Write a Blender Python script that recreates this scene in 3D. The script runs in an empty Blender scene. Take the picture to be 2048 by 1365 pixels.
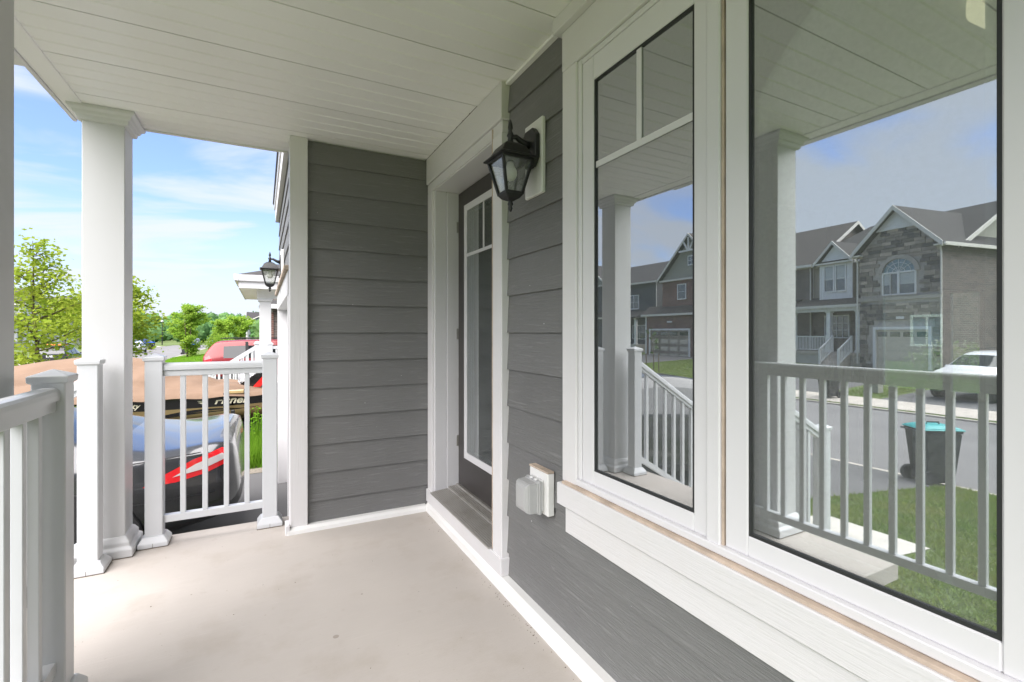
import bpy, bmesh, math, random
from mathutils import Vector, Matrix
import numpy as np
R = math.radians
random.seed(7); rng = np.random.default_rng(11)
S = bpy.context.scene
COL = S.collection

# ------------------------------------------------------------------ camera
cam_d = bpy.data.cameras.new('camera'); cam = bpy.data.objects.new('camera', cam_d); COL.objects.link(cam)
cam_d.sensor_width = 36.0; cam_d.lens = 955.0 / 2048.0 * 36.0
cam_d.shift_y = -16.8 / 2048.0
cam_d.clip_start = 0.05; cam_d.clip_end = 3000
YAW = math.atan(499 / 955.0)
cam.location = (0, 0, 1.247)
cam.rotation_euler = (R(90), 0, -YAW)
S.camera = cam

# ------------------------------------------------------------------ world / sun / exposure
SUN_EL, SUN_AZ = 57.0, 228.0          # azimuth clockwise from +Y
w = bpy.data.worlds.new('World'); S.world = w; w.use_nodes = True
nt = w.node_tree; nt.nodes.clear()
def N(tree, typ, **kw):
    n = tree.nodes.new(typ)
    for k, v in kw.items():
        if k in n.inputs: n.inputs[k].default_value = v
        else: setattr(n, k, v)
    return n
sky = N(nt, 'ShaderNodeTexSky', sky_type='NISHITA', sun_disc=False, sun_elevation=R(SUN_EL), sun_rotation=R(SUN_AZ),
        altitude=200, air_density=1.0, dust_density=1.2, ozone_density=2.0)
tc = N(nt, 'ShaderNodeTexCoord')
sep = N(nt, 'ShaderNodeSeparateXYZ'); nt.links.new(tc.outputs['Generated'], sep.inputs[0])
zc = N(nt, 'ShaderNodeMath', operation='MAXIMUM'); nt.links.new(sep.outputs[2], zc.inputs[0]); zc.inputs[1].default_value = 0.0
za = N(nt, 'ShaderNodeMath', operation='ADD'); nt.links.new(zc.outputs[0], za.inputs[0]); za.inputs[1].default_value = 0.16
dv = N(nt, 'ShaderNodeVectorMath', operation='SCALE'); nt.links.new(tc.outputs['Generated'], dv.inputs[0])
iv = N(nt, 'ShaderNodeMath', operation='DIVIDE'); iv.inputs[0].default_value = 1.0; nt.links.new(za.outputs[0], iv.inputs[1])
nt.links.new(iv.outputs[0], dv.inputs['Scale'])
mp = N(nt, 'ShaderNodeMapping'); mp.inputs['Scale'].default_value = (0.75, 1.5, 0.0); mp.inputs['Rotation'].default_value = (0, 0, R(28)); mp.inputs['Location'].default_value = (2.7, -1.3, 0)
nt.links.new(dv.outputs[0], mp.inputs[0])
nz = N(nt, 'ShaderNodeTexNoise'); nz.inputs['Scale'].default_value = 1.15; nz.inputs['Detail'].default_value = 7; nz.inputs['Roughness'].default_value = .52; nz.inputs['Distortion'].default_value = .6
nt.links.new(mp.outputs[0], nz.inputs['Vector'])
rp = N(nt, 'ShaderNodeValToRGB'); rp.color_ramp.elements[0].position = .345; rp.color_ramp.elements[1].position = .575
rp.color_ramp.interpolation = 'EASE'
# cloud cover thickens toward the west
wd = N(nt, 'ShaderNodeVectorMath', operation='DOT_PRODUCT'); nt.links.new(tc.outputs['Generated'], wd.inputs[0]); wd.inputs[1].default_value = (-.96, -.28, 0)
wm = N(nt, 'ShaderNodeMath', operation='MULTIPLY_ADD'); nt.links.new(wd.outputs['Value'], wm.inputs[0]); wm.inputs[1].default_value = .11; nt.links.new(nz.outputs['Fac'], wm.inputs[2])
nt.links.new(wm.outputs[0], rp.inputs[0])
# thin haze: everything pales toward the horizon, as humid summer air does
hz = N(nt, 'ShaderNodeMapRange'); hz.inputs['From Min'].default_value = 0.0; hz.inputs['From Max'].default_value = 0.24; hz.inputs['To Min'].default_value = 0.9; hz.inputs['To Max'].default_value = 0.10
nt.links.new(zc.outputs[0], hz.inputs[0])
mxf = N(nt, 'ShaderNodeMath', operation='MAXIMUM'); nt.links.new(rp.outputs[0], mxf.inputs[0]); nt.links.new(hz.outputs[0], mxf.inputs[1])
mfs = N(nt, 'ShaderNodeMath', operation='MULTIPLY'); nt.links.new(mxf.outputs[0], mfs.inputs[0]); mfs.inputs[1].default_value = .92
skb = N(nt, 'ShaderNodeMix', data_type='RGBA', blend_type='MULTIPLY'); skb.inputs[0].default_value = 1.0
nt.links.new(sky.outputs[0], skb.inputs[6]); skb.inputs[7].default_value = (1.0, 1.10, 1.42, 1)
mix = N(nt, 'ShaderNodeMix', data_type='RGBA'); nt.links.new(mfs.outputs[0], mix.inputs[0]); nt.links.new(skb.outputs[2], mix.inputs[6])
mix.inputs[7].default_value = (4.0, 4.25, 4.75, 1)
bg = N(nt, 'ShaderNodeBackground'); bg.inputs['Strength'].default_value = 0.070; nt.links.new(mix.outputs[2], bg.inputs[0])
wo = N(nt, 'ShaderNodeOutputWorld'); nt.links.new(bg.outputs[0], wo.inputs[0])

sl = bpy.data.lights.new('sun', 'SUN'); sl.energy = 3.7; sl.angle = R(84); sl.color = (1.0, .956, .938)
so = bpy.data.objects.new('sun', sl); COL.objects.link(so)
_sd = Vector((math.sin(R(SUN_AZ)) * math.cos(R(SUN_EL)), math.cos(R(SUN_AZ)) * math.cos(R(SUN_EL)), math.sin(R(SUN_EL))))
so.rotation_euler = (-_sd).to_track_quat('-Z', 'Y').to_euler(); so.location = (-20, -20, 40)

S.view_settings.view_transform = 'Standard'; S.view_settings.look = 'None'; S.view_settings.gamma = 1.0
S.view_settings.use_curve_mapping = False
S.view_settings.exposure = 1.72
S.cycles.max_bounces = 12; S.cycles.diffuse_bounces = 6; S.cycles.glossy_bounces = 6; S.cycles.transparent_max_bounces = 24; S.cycles.transmission_bounces = 8
S.cycles.caustics_reflective = False; S.cycles.caustics_refractive = False
S.cycles.use_denoising = True
S.cycles.sample_clamp_indirect = 8.0

# ------------------------------------------------------------------ materials
MATS = {}
def mat(name, col, rough=.6, metal=0.0, var=0.0, vscale=3.0, grain=None, gstr=.15, gcol=0.0, objvar=0.0, spec=.5, coat=0.0, bump=None, bstr=.1, bdist=.01, dirt=0.0, dirtcol=(.25, .2, .14), col2=None, dscale=1.4, specks=0.0):
    """principled material: world-space noise for variation; grain = anisotropic scale tuple"""
    m = bpy.data.materials.new(name); m.use_nodes = True; t = m.node_tree; b = t.nodes['Principled BSDF']
    b.inputs['Roughness'].default_value = rough; b.inputs['Metallic'].default_value = metal
    b.inputs['Specular IOR Level'].default_value = spec; b.inputs['Coat Weight'].default_value = coat; b.inputs['Coat Roughness'].default_value = .04
    geo = N(t, 'ShaderNodeNewGeometry')
    c = N(t, 'ShaderNodeRGB'); c.outputs[0].default_value = (*col, 1); cur = c.outputs[0]
    def mixc(fac, a, bcol, mode='MIX'):
        x = N(t, 'ShaderNodeMix', data_type='RGBA', blend_type=mode)
        if isinstance(fac, float): x.inputs[0].default_value = fac
        else: t.links.new(fac, x.inputs[0])
        t.links.new(a, x.inputs[6])
        if isinstance(bcol, tuple): x.inputs[7].default_value = (*bcol, 1)
        else: t.links.new(bcol, x.inputs[7])
        return x.outputs[2]
    def noise(scale, vec=None, detail=4.0, rgh=.55):
        x = N(t, 'ShaderNodeTexNoise'); x.inputs['Scale'].default_value = scale; x.inputs['Detail'].default_value = detail; x.inputs['Roughness'].default_value = rgh
        t.links.new(vec if vec is not None else geo.outputs['Position'], x.inputs['Vector']); return x.outputs['Fac']
    def ramp(src, a, bb, lo=0., hi=1.):
        x = N(t, 'ShaderNodeMapRange'); x.inputs['From Min'].default_value = a; x.inputs['From Max'].default_value = bb; x.inputs['To Min'].default_value = lo; x.inputs['To Max'].default_value = hi
        t.links.new(src, x.inputs[0]); return x.outputs[0]
    if var:
        f = ramp(noise(vscale), .3, .7)
        dark = tuple(v * (1 - var) for v in (col2 or col)) if col2 is None else col2
        cur = mixc(f, cur, dark)
    if objvar:
        oi = N(t, 'ShaderNodeObjectInfo')
        hv = N(t, 'ShaderNodeHueSaturation'); t.links.new(cur, hv.inputs['Color'])
        t.links.new(ramp(oi.outputs['Random'], 0, 1, 1 - objvar, 1 + objvar), hv.inputs['Value']); cur = hv.outputs[0]
    hsrc = None
    if grain:
        mpn = N(t, 'ShaderNodeMapping'); mpn.inputs['Scale'].default_value = grain
        oi2 = N(t, 'ShaderNodeObjectInfo'); ad = N(t, 'ShaderNodeVectorMath', operation='ADD'); t.links.new(geo.outputs['Position'], ad.inputs[0])
        cmb = N(t, 'ShaderNodeCombineXYZ'); mu = N(t, 'ShaderNodeMath', operation='MULTIPLY'); mu.inputs[1].default_value = 7.3; t.links.new(oi2.outputs['Random'], mu.inputs[0])
        t.links.new(mu.outputs[0], cmb.inputs[0]); t.links.new(mu.outputs[0], cmb.inputs[1]); t.links.new(cmb.outputs[0], ad.inputs[1])
        t.links.new(ad.outputs[0], mpn.inputs[0])
        g1 = N(t, 'ShaderNodeTexNoise'); g1.inputs['Scale'].default_value = 1.0; g1.inputs['Detail'].default_value = 5; g1.inputs['Roughness'].default_value = .6; g1.inputs['Distortion'].default_value = 1.1
        t.links.new(mpn.outputs[0], g1.inputs['Vector']); hsrc = ramp(g1.outputs['Fac'], .38, .62)
        if gcol:
            cur = mixc(ramp(g1.outputs['Fac'], .56, .72, 0., gcol), cur, tuple(min(1, v * 2.0 + .03) for v in col))
    if dirt:
        nf = ramp(noise(dscale, detail=6.0, rgh=.62), .52, .78, 0., dirt)
        cur = mixc(nf, cur, dirtcol)
    if specks:
        cur = mixc(ramp(noise(55.0, detail=2.0), .70, .76, 0., specks), cur, dirtcol)
        cur = mixc(ramp(noise(9.0, detail=3.0, rgh=.7), .66, .74, 0., specks * .55), cur, dirtcol)
    t.links.new(cur, b.inputs['Base Color'])
    if bump: hsrc = noise(bump, detail=5.0, rgh=.6) if hsrc is None else hsrc
    if hsrc is not None:
        bp = N(t, 'ShaderNodeBump'); bp.inputs['Strength'].default_value = gstr if grain else bstr; bp.inputs['Distance'].default_value = .004 if grain else bdist
        t.links.new(hsrc, bp.inputs['Height']); t.links.new(bp.outputs[0], b.inputs['Normal'])
    MATS[name] = m; return m

def glass_mat(name, refl=.42, tint=(.80, .86, .84), dust=.05, grime=4.0, refl_tint=(.93, .97, .98)):
    m = bpy.data.materials.new(name); m.use_nodes = True; t = m.node_tree; t.nodes.clear()
    o = N(t, 'ShaderNodeOutputMaterial'); gl = N(t, 'ShaderNodeBsdfGlossy'); gl.inputs['Roughness'].default_value = 0.0; gl.inputs['Color'].default_value = (*refl_tint, 1)
    tr = N(t, 'ShaderNodeBsdfTransparent'); tr.inputs['Color'].default_value = (*tint, 1)
    fr = N(t, 'ShaderNodeFresnel'); fr.inputs['IOR'].default_value = 1.5
    ad = N(t, 'ShaderNodeMath', operation='ADD'); ad.use_clamp = True; t.links.new(fr.outputs[0], ad.inputs[0]); ad.inputs[1].default_value = refl
    mx = N(t, 'ShaderNodeMixShader'); t.links.new(ad.outputs[0], mx.inputs[0]); t.links.new(tr.outputs[0], mx.inputs[1]); t.links.new(gl.outputs[0], mx.inputs[2])
    df = N(t, 'ShaderNodeBsdfDiffuse'); df.inputs['Color'].default_value = (.6, .62, .62, 1)
    geo = N(t, 'ShaderNodeNewGeometry'); ns = N(t, 'ShaderNodeTexNoise'); ns.inputs['Scale'].default_value = grime; ns.inputs['Detail'].default_value = 3; ns.inputs['Roughness'].default_value = .6
    t.links.new(geo.outputs['Position'], ns.inputs['Vector'])
    mr = N(t, 'ShaderNodeMapRange'); mr.inputs['From Min'].default_value = .3; mr.inputs['From Max'].default_value = .75; mr.inputs['To Min'].default_value = dust * .7; mr.inputs['To Max'].default_value = dust * 1.5
    t.links.new(ns.outputs['Fac'], mr.inputs[0])
    m2 = N(t, 'ShaderNodeMixShader'); t.links.new(mr.outputs[0], m2.inputs[0]); t.links.new(mx.outputs[0], m2.inputs[1]); t.links.new(df.outputs[0], m2.inputs[2])
    t.links.new(m2.outputs[0], o.inputs[0]); MATS[name] = m; return m

def leaf_mat(name, c1, c2, sc=2.0, trans=.45):
    m = bpy.data.materials.new(name); m.use_nodes = True; t = m.node_tree; t.nodes.clear()
    o = N(t, 'ShaderNodeOutputMaterial'); d = N(t, 'ShaderNodeBsdfDiffuse'); tl = N(t, 'ShaderNodeBsdfTranslucent'); mx = N(t, 'ShaderNodeMixShader'); mx.inputs[0].default_value = trans
    geo = N(t, 'ShaderNodeNewGeometry'); ns = N(t, 'ShaderNodeTexNoise'); ns.inputs['Scale'].default_value = sc; ns.inputs['Detail'].default_value = 6; ns.inputs['Roughness'].default_value = .7
    t.links.new(geo.outputs['Position'], ns.inputs['Vector'])
    mr = N(t, 'ShaderNodeMapRange'); mr.inputs['From Min'].default_value = .32; mr.inputs['From Max'].default_value = .68; t.links.new(ns.outputs['Fac'], mr.inputs[0])
    cm = N(t, 'ShaderNodeMix', data_type='RGBA'); t.links.new(mr.outputs[0], cm.inputs[0]); cm.inputs[6].default_value = (*c1, 1); cm.inputs[7].default_value = (*c2, 1)
    t.links.new(cm.outputs[2], d.inputs[0]); t.links.new(cm.outputs[2], tl.inputs[0])
    t.links.new(d.outputs[0], mx.inputs[1]); t.links.new(tl.outputs[0], mx.inputs[2]); t.links.new(mx.outputs[0], o.inputs[0]); MATS[name] = m; return m

def brick_mat(name, c1, c2, mortar, bw=.22, bh=.075, offs=.5):
    m = bpy.data.materials.new(name); m.use_nodes = True; t = m.node_tree; b = t.nodes['Principled BSDF']; b.inputs['Roughness'].default_value = .9
    tcn = N(t, 'ShaderNodeTexCoord'); sp = N(t, 'ShaderNodeSeparateXYZ'); t.links.new(tcn.outputs['Object'], sp.inputs[0])
    ad = N(t, 'ShaderNodeMath', operation='ADD'); t.links.new(sp.outputs[0], ad.inputs[0]); t.links.new(sp.outputs[1], ad.inputs[1])
    cb = N(t, 'ShaderNodeCombineXYZ'); t.links.new(ad.outputs[0], cb.inputs[0]); t.links.new(sp.outputs[2], cb.inputs[1])
    br = N(t, 'ShaderNodeTexBrick'); br.offset = offs; t.links.new(cb.outputs[0], br.inputs['Vector'])
    br.inputs['Color1'].default_value = (*c1, 1); br.inputs['Color2'].default_value = (*c2, 1); br.inputs['Mortar'].default_value = (*mortar, 1)
    br.inputs['Scale'].default_value = 1.0; br.inputs['Brick Width'].default_value = bw; br.inputs['Row Height'].default_value = bh; br.inputs['Mortar Size'].default_value = .006
    t.links.new(br.outputs[0], b.inputs['Base Color']); MATS[name] = m; return m

HG = (6.0, 6.0, 125.0); VG = (85.0, 85.0, 2.2)
mat('siding', (.180, .180, .178), rough=.62, grain=HG, gstr=.5, gcol=.26, objvar=.07, var=.10, vscale=1.7, dirt=.22, dirtcol=(.19, .175, .15))
mat('trim_h', (.67, .657, .663), rough=.5, grain=HG, gstr=.20, dirt=.14, dirtcol=(.55, .48, .38), dscale=3.0)
mat('trim_v', (.70, .687, .692), rough=.5, grain=VG, gstr=.20, dirt=.12, dirtcol=(.55, .48, .38), dscale=3.0)
mat('trim_plain', (.76, .755, .74), rough=.45, bump=60, bstr=.04, dirt=.18, dirtcol=(.55, .47, .36), dscale=4.0)
mat('vinyl', (.68, .672, .685), rough=.32, spec=.5, bump=9, bstr=.03, dirt=.10, dirtcol=(.55, .52, .46), dscale=5.0)
mat('railing_vinyl', (.61, .622, .64), rough=.30, bump=12, bstr=.02, dirt=.12, dirtcol=(.5, .5, .47), dscale=6.0)
mat('column_paint', (.61, .612, .615), rough=.38, bump=7, bstr=.05, dirt=.12, dirtcol=(.52, .5, .45), dscale=3.0)
mat('soffit_vinyl', (.90, .885, .89), rough=.42, bump=5, bstr=.05, var=.04, vscale=.9, objvar=.02, dirt=.10, dirtcol=(.55, .5, .40), dscale=1.2)
mat('soffit_groove', (.60, .59, .55), rough=.6)
mat('tan_caulk', (.62, .50, .40), rough=.8, var=.35, vscale=14, bump=40, bstr=.2)
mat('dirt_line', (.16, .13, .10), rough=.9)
mat('gasket', (.02, .022, .022), rough=.55)
mat('spacer', (.45, .47, .44), rough=.35, metal=.4)
mat('door_paint', (.052, .047, .045), rough=.42, var=.1, vscale=2, bump=30, bstr=.05)
mat('aluminium', (.48, .46, .43), rough=.42, metal=.75, dirt=.4, dirtcol=(.25, .21, .16), dscale=8.0)
mat('black_metal', (.018, .018, .018), rough=.42, spec=.5, bump=55, bstr=.15, bdist=.003)
mat('black_plastic', (.022, .023, .024), rough=.45, bump=25, bstr=.06)
mat('rubber', (.016, .016, .017), rough=.85)
mat('rim_metal', (.42, .43, .44), rough=.3, metal=.9)
mat('chrome', (.75, .75, .76), rough=.12, metal=1.0)
mat('concrete', (.505, .462, .42), rough=.85, var=.10, vscale=1.6, grain=(5.0, 150.0, 3.0), gstr=.16, gcol=.05, dirt=.8, dirtcol=(.40, .35, .30), dscale=3.0, specks=.8)
mat('concrete_edge', (.55, .52, .47), rough=.9, var=.15, vscale=4, bump=50, bstr=.25)
mat('kerb_concrete', (.52, .47, .41), rough=.9, var=.2, vscale=2.0, bump=30, bstr=.2, dirt=.3)
mat('asphalt', (.19, .183, .18), rough=.9, var=.22, vscale=.6, bump=90, bstr=.4, dirt=.5, dirtcol=(.11, .107, .105), dscale=.35)
mat('driveway_asphalt', (.12, .117, .117), rough=.88, var=.2, vscale=.8, bump=90, bstr=.45)
mat('gravel', (.30, .26, .21), rough=.95, var=.5, vscale=45, bump=60, bstr=.8)
mat('lawn', (.09, .15, .03), rough=.95, var=.5, vscale=2.2, col2=(.115, .135, .04), bump=60, bstr=.8, bdist=.03, dirt=.5, dirtcol=(.12, .10, .045), dscale=.9)
leaf_mat('grass_blade', (.13, .23, .035), (.26, .29, .08), 1.3, .35)
leaf_mat('weed_blade', (.13, .30, .02), (.22, .38, .04), 3.0, .4)
leaf_mat('maple_leaf', (.20, .33, .03), (.42, .46, .07), 2.2, .5)
leaf_mat('bright_leaf', (.20, .38, .04), (.40, .52, .09), 1.9, .5)
leaf_mat('dark_leaf', (.05, .12, .02), (.12, .20, .04), 1.2, .4)
leaf_mat('forest_leaf', (.07, .17, .06), (.17, .28, .10), .12, .25)
leaf_mat('flower_leaf', (.45, .45, .35), (.75, .72, .55), 9.0, .3)
mat('bark', (.13, .095, .065), rough=.95, var=.4, vscale=12, bump=40, bstr=.5)
mat('tarp', (.205, .132, .086), rough=.85, var=.12, vscale=1.3, bump=3.2, bstr=.35, bdist=.06, dirt=.25, dirtcol=(.25, .17, .12), dscale=1.0)
mat('boat_black', (.010, .010, .010), rough=.18, coat=.6)
mat('boat_gold', (.50, .36, .17), rough=.3, metal=.0, coat=.3, var=.15, vscale=4)
mat('boat_cream', (.55, .45, .28), rough=.4)
mat('letter_cream', (.72, .66, .50), rough=.5)
mat('letter_white', (.8, .8, .8), rough=.5)
mat('red_gloss', (.62, .018, .016), rough=.22, coat=.5)
mat('grey_cowl', (.34, .35, .37), rough=.3, coat=.4)
mat('car_charcoal', (.030, .031, .033), rough=.22, metal=.25, coat=.8, spec=.6)
mat('car_red', (.22, .003, .005), rough=.35, coat=.4)
mat('car_white', (.78, .79, .80), rough=.25, coat=.8)
mat('car_silver', (.42, .44, .47), rough=.25, metal=.5, coat=.8)
mat('car_blue', (.03, .09, .35), rough=.25, coat=.8)
mat('car_black', (.02, .02, .022), rough=.25, coat=.8)
mat('car_glass', (.012, .015, .017), rough=.04, spec=.5)
mat('tail_red', (.70, .008, .012), rough=.12, coat=.8)
mat('tail_clear', (.62, .58, .57), rough=.15, coat=.8)
mat('lamp_orange', (.8, .22, .03), rough=.3)
mat('bin_black', (.022, .024, .024), rough=.55, bump=20, bstr=.05)
mat('bin_teal', (.03, .33, .33), rough=.45)
mat('bin_blue', (.02, .10, .50), rough=.45)
mat('shingle', (.055, .052, .052), rough=.95, var=.45, vscale=7, grain=(3.5, 3.5, 12.0), gstr=.5, objvar=.1)
mat('shingle_brown', (.075, .066, .061), rough=.95, var=.45, vscale=7, grain=(3.5, 3.5, 12.0), gstr=.5)
mat('fascia', (.62, .60, .55), rough=.5)
mat('house_white', (.76, .76, .75), rough=.5)
mat('house_beige', (.36, .33, .27), rough=.7, grain=(.4, .4, 30), gstr=.4)
mat('house_grey', (.20, .22, .24), rough=.7, grain=(.4, .4, 30), gstr=.4)
mat('house_olive', (.30, .30, .25), rough=.7, grain=(.4, .4, 30), gstr=.4)
mat('garage_cream', (.58, .53, .43), rough=.5)
mat('stone_a', (.27, .24, .21), rough=.9, objvar=.30, bump=9, bstr=.5, bdist=.02, var=.3, vscale=3)
mat('stone_b', (.44, .38, .32), rough=.9, objvar=.25, bump=9, bstr=.5, bdist=.02, var=.3, vscale=3)
mat('stone_c', (.13, .125, .125), rough=.9, objvar=.3, bump=9, bstr=.5, bdist=.02, var=.3, vscale=3)
mat('mortar', (.48, .45, .41), rough=.95, var=.2, vscale=6)
mat('cast_stone', (.42, .39, .355), rough=.85, var=.15, vscale=2)
brick_mat('brick_red', (.22, .105, .085), (.13, .07, .06), (.32, .27, .24), .30, .10)
brick_mat('brick_brown', (.155, .125, .112), (.09, .08, .075), (.25, .235, .22), .34, .12)
brick_mat('brick_slate', (.10, .105, .115), (.075, .08, .09), (.16, .16, .16))
mat('pane_far', (.045, .06, .07), rough=.05, spec=1.0, coat=.5)
mat('pane_teal', (.05, .14, .17), rough=.06, spec=1.0, coat=.5)
mat('blind', (.5, .53, .53), rough=.7)
mat('room_wall', (.42, .44, .40), rough=.8)
mat('room_floor', (.16, .10, .06), rough=.4)
mat('dark_wood', (.035, .025, .02), rough=.5)
mat('curtain', (.72, .72, .68), rough=.8)
mat('clear_plastic', (.60, .60, .60), rough=.25)
glass_mat('window_glass', refl=.40, dust=.075, grime=120)
glass_mat('window_glass_dusty', refl=.40, dust=.10, grime=120)
glass_mat('door_glass', refl=.34, dust=.03)
glass_mat('lamp_glass', refl=.08, tint=(.93, .94, .93), dust=.12, grime=14)
mat('cover_plastic', (.50, .50, .50), rough=.28, spec=.5); MATS['cover_plastic'].node_tree.nodes['Principled BSDF'].inputs['Alpha'].default_value = .74
glass_mat('clear_pane', refl=.05, dust=.01)
def bulb_mat():
    m = bpy.data.materials.new('bulb_frost'); m.use_nodes = True; b = m.node_tree.nodes['Principled BSDF']
    b.inputs['Base Color'].default_value = (.85, .84, .80, 1); b.inputs['Roughness'].default_value = .4; MATS['bulb_frost'] = m
bulb_mat()
def emis(name, c, s):
    m = bpy.data.materials.new(name); m.use_nodes = True; b = m.node_tree.nodes['Principled BSDF']
    b.inputs['Base Color'].default_value = (*c, 1); b.inputs['Emission Color'].default_value = (*c, 1); b.inputs['Emission Strength'].default_value = s; MATS[name] = m
emis('ceiling_lamp_glow', (1.0, .85, .55), .45)

# ------------------------------------------------------------------ mesh helpers
class MB:
    def __init__(s): s.v = []; s.f = []
    def add(s, vs, fs):
        o = len(s.v); s.v += [tuple(v) for v in vs]; s.f += [tuple(i + o for i in f) for f in fs]; return s
    def box(s, x0, x1, y0, y1, z0, z1):
        x0, x1 = min(x0, x1), max(x0, x1); y0, y1 = min(y0, y1), max(y0, y1); z0, z1 = min(z0, z1), max(z0, z1)
        return s.add([(x0, y0, z0), (x1, y0, z0), (x1, y1, z0), (x0, y1, z0), (x0, y0, z1), (x1, y0, z1), (x1, y1, z1), (x0, y1, z1)],
                     [(0, 3, 2, 1), (4, 5, 6, 7), (0, 1, 5, 4), (1, 2, 6, 5), (2, 3, 7, 6), (3, 0, 4, 7)])
    def bar(s, a, b, w, h, up=(0, 0, 1)):
        a, b = Vector(a), Vector(b); d = (b - a).normalized(); u = Vector(up); sd = d.cross(u).normalized(); u = sd.cross(d).normalized()
        vs = [p + sd * sx * w / 2 + u * sz * h / 2 for p in (a, b) for sx, sz in ((-1, -1), (1, -1), (1, 1), (-1, 1))]
        return s.add(vs, [(0, 1, 2, 3), (7, 6, 5, 4), (0, 4, 5, 1), (1, 5, 6, 2), (2, 6, 7, 3), (3, 7, 4, 0)])
    def prism(s, poly, axis, a, b):
        """poly: 2d points; axis 'x': (y,z), 'y': (x,z), 'z': (x,y)"""
        def P(p, t): return (t, p[0], p[1]) if axis == 'x' else ((p[0], t, p[1]) if axis == 'y' else (p[0], p[1], t))
        n = len(poly); vs = [P(p, a) for p in poly] + [P(p, b) for p in poly]
        fs = [tuple(range(n)), tuple(reversed(range(n, 2 * n)))] + [(i, i + n, (i + 1) % n + n, (i + 1) % n) for i in range(n)]
        return s.add(vs, fs)
    def frustum(s, c, z0, hx0, hy0, z1, hx1, hy1):
        x, y = c
        return s.add([(x - hx0, y - hy0, z0), (x + hx0, y - hy0, z0), (x + hx0, y + hy0, z0), (x - hx0, y + hy0, z0), (x - hx1, y - hy1, z1), (x + hx1, y - hy1, z1), (x + hx1, y + hy1, z1), (x - hx1, y + hy1, z1)],
                     [(0, 3, 2, 1), (4, 5, 6, 7), (0, 1, 5, 4), (1, 2, 6, 5), (2, 3, 7, 6), (3, 0, 4, 7)])
    def sqloft(s, c, prof):
        """square-section profile [(half, z)...] lofted, closed"""
        x, y = c; vs = []; fs = []
        for h, z in prof: vs += [(x - h, y - h, z), (x + h, y - h, z), (x + h, y + h, z), (x - h, y + h, z)]
        for i in range(len(prof) - 1):
            for k in range(4): fs.append((4 * i + k, 4 * i + (k + 1) % 4, 4 * i + 4 + (k + 1) % 4, 4 * i + 4 + k))
        fs.append((3, 2, 1, 0)); e = 4 * (len(prof) - 1); fs.append((e, e + 1, e + 2, e + 3)); return s.add(vs, fs)
    def lathe(s, c, prof, n=16, axis='z'):
        vs = []; fs = []; m = len(prof)
        for r, z in prof:
            for k in range(n):
                a = 2 * math.pi * k / n; p = (r * math.cos(a), r * math.sin(a), z)
                if axis == 'y': p = (p[0], p[2], p[1])
                if axis == 'x': p = (p[2], p[0], p[1])
                vs.append((c[0] + p[0], c[1] + p[1], c[2] + p[2]))
        for i in range(m - 1):
            for k in range(n): fs.append((i * n + k, i * n + (k + 1) % n, (i + 1) * n + (k + 1) % n, (i + 1) * n + k))
        fs.append(tuple(reversed(range(n)))); fs.append(tuple(range((m - 1) * n, m * n))); return s.add(vs, fs)
    def tube(s, pts, r, n=8):
        pts = [Vector(p) for p in pts]; vs = []; fs = []
        for i, p in enumerate(pts):
            d = (pts[min(i + 1, len(pts) - 1)] - pts[max(i - 1, 0)]).normalized(); u = Vector((0, 0, 1)) if abs(d.z) < .9 else Vector((1, 0, 0))
            a = d.cross(u).normalized(); b = d.cross(a).normalized(); rr = r[i] if isinstance(r, (list, tuple)) else r
            for k in range(n): t = 2 * math.pi * k / n; vs.append(p + a * rr * math.cos(t) + b * rr * math.sin(t))
        for i in range(len(pts) - 1):
            for k in range(n): fs.append((i * n + k, i * n + (k + 1) % n, (i + 1) * n + (k + 1) % n, (i + 1) * n + k))
        fs.append(tuple(range(n))); fs.append(tuple(range((len(pts) - 1) * n, len(pts) * n))); return s.add(vs, fs)
    def mesh(s, name):
        me = bpy.data.meshes.new(name); me.from_pydata(s.v, [], s.f); return me
    def build(s, name, m, parent=None, smooth=False, bevel=0.0, local=False, seg=1, recalc=True):
        off = Vector((0, 0, 0))
        if parent is not None and not local:
            p = parent
            while p is not None: off += p.location; p = p.parent
        me = bpy.data.meshes.new(name); me.from_pydata([tuple(Vector(v) - off) for v in s.v], [], s.f)
        bm = bmesh.new(); bm.from_mesh(me)
        if recalc: bmesh.ops.recalc_face_normals(bm, faces=bm.faces)
        if bevel: bmesh.ops.bevel(bm, geom=list(bm.edges), offset=bevel, segments=seg, affect='EDGES', clamp_overlap=True)
        bm.to_mesh(me); bm.free()
        if smooth:
            for p in me.polygons: p.use_smooth = True
        me.materials.append(MATS[m]); return link(name, me, parent)
def link(name, me, parent=None):
    o = bpy.data.objects.new(name, me); COL.objects.link(o); o.parent = parent; return o
def tag(o, label=None, cat=None, group=None, kind=None):
    if label: o['label'] = label
    if cat: o['category'] = cat
    if group: o['group'] = group
    if kind: o['kind'] = kind
    return o
def empty(name, loc, label=None, cat=None, group=None, rz=0.0):
    o = bpy.data.objects.new(name, None); COL.objects.link(o); o.location = loc; o.rotation_euler = (0, 0, rz); o.empty_display_size = .2
    return tag(o, label, cat, group)
def node(name, parent):          # a part that only groups sub-parts, sitting at its thing's origin
    o = bpy.data.objects.new(name, None); COL.objects.link(o); o.parent = parent; o.empty_display_size = .1; return o
def copy_tree(o, parent=None):
    c = o.copy(); COL.objects.link(c); c.parent = parent
    for ch in list(o.children): copy_tree(ch, c)
    return c
def bx(name, m, parent, x0, x1, y0, y1, z0, z1, bevel=.002, local=False):
    return MB().box(x0, x1, y0, y1, z0, z1).build(name, m, parent, bevel=bevel, local=local)
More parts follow.
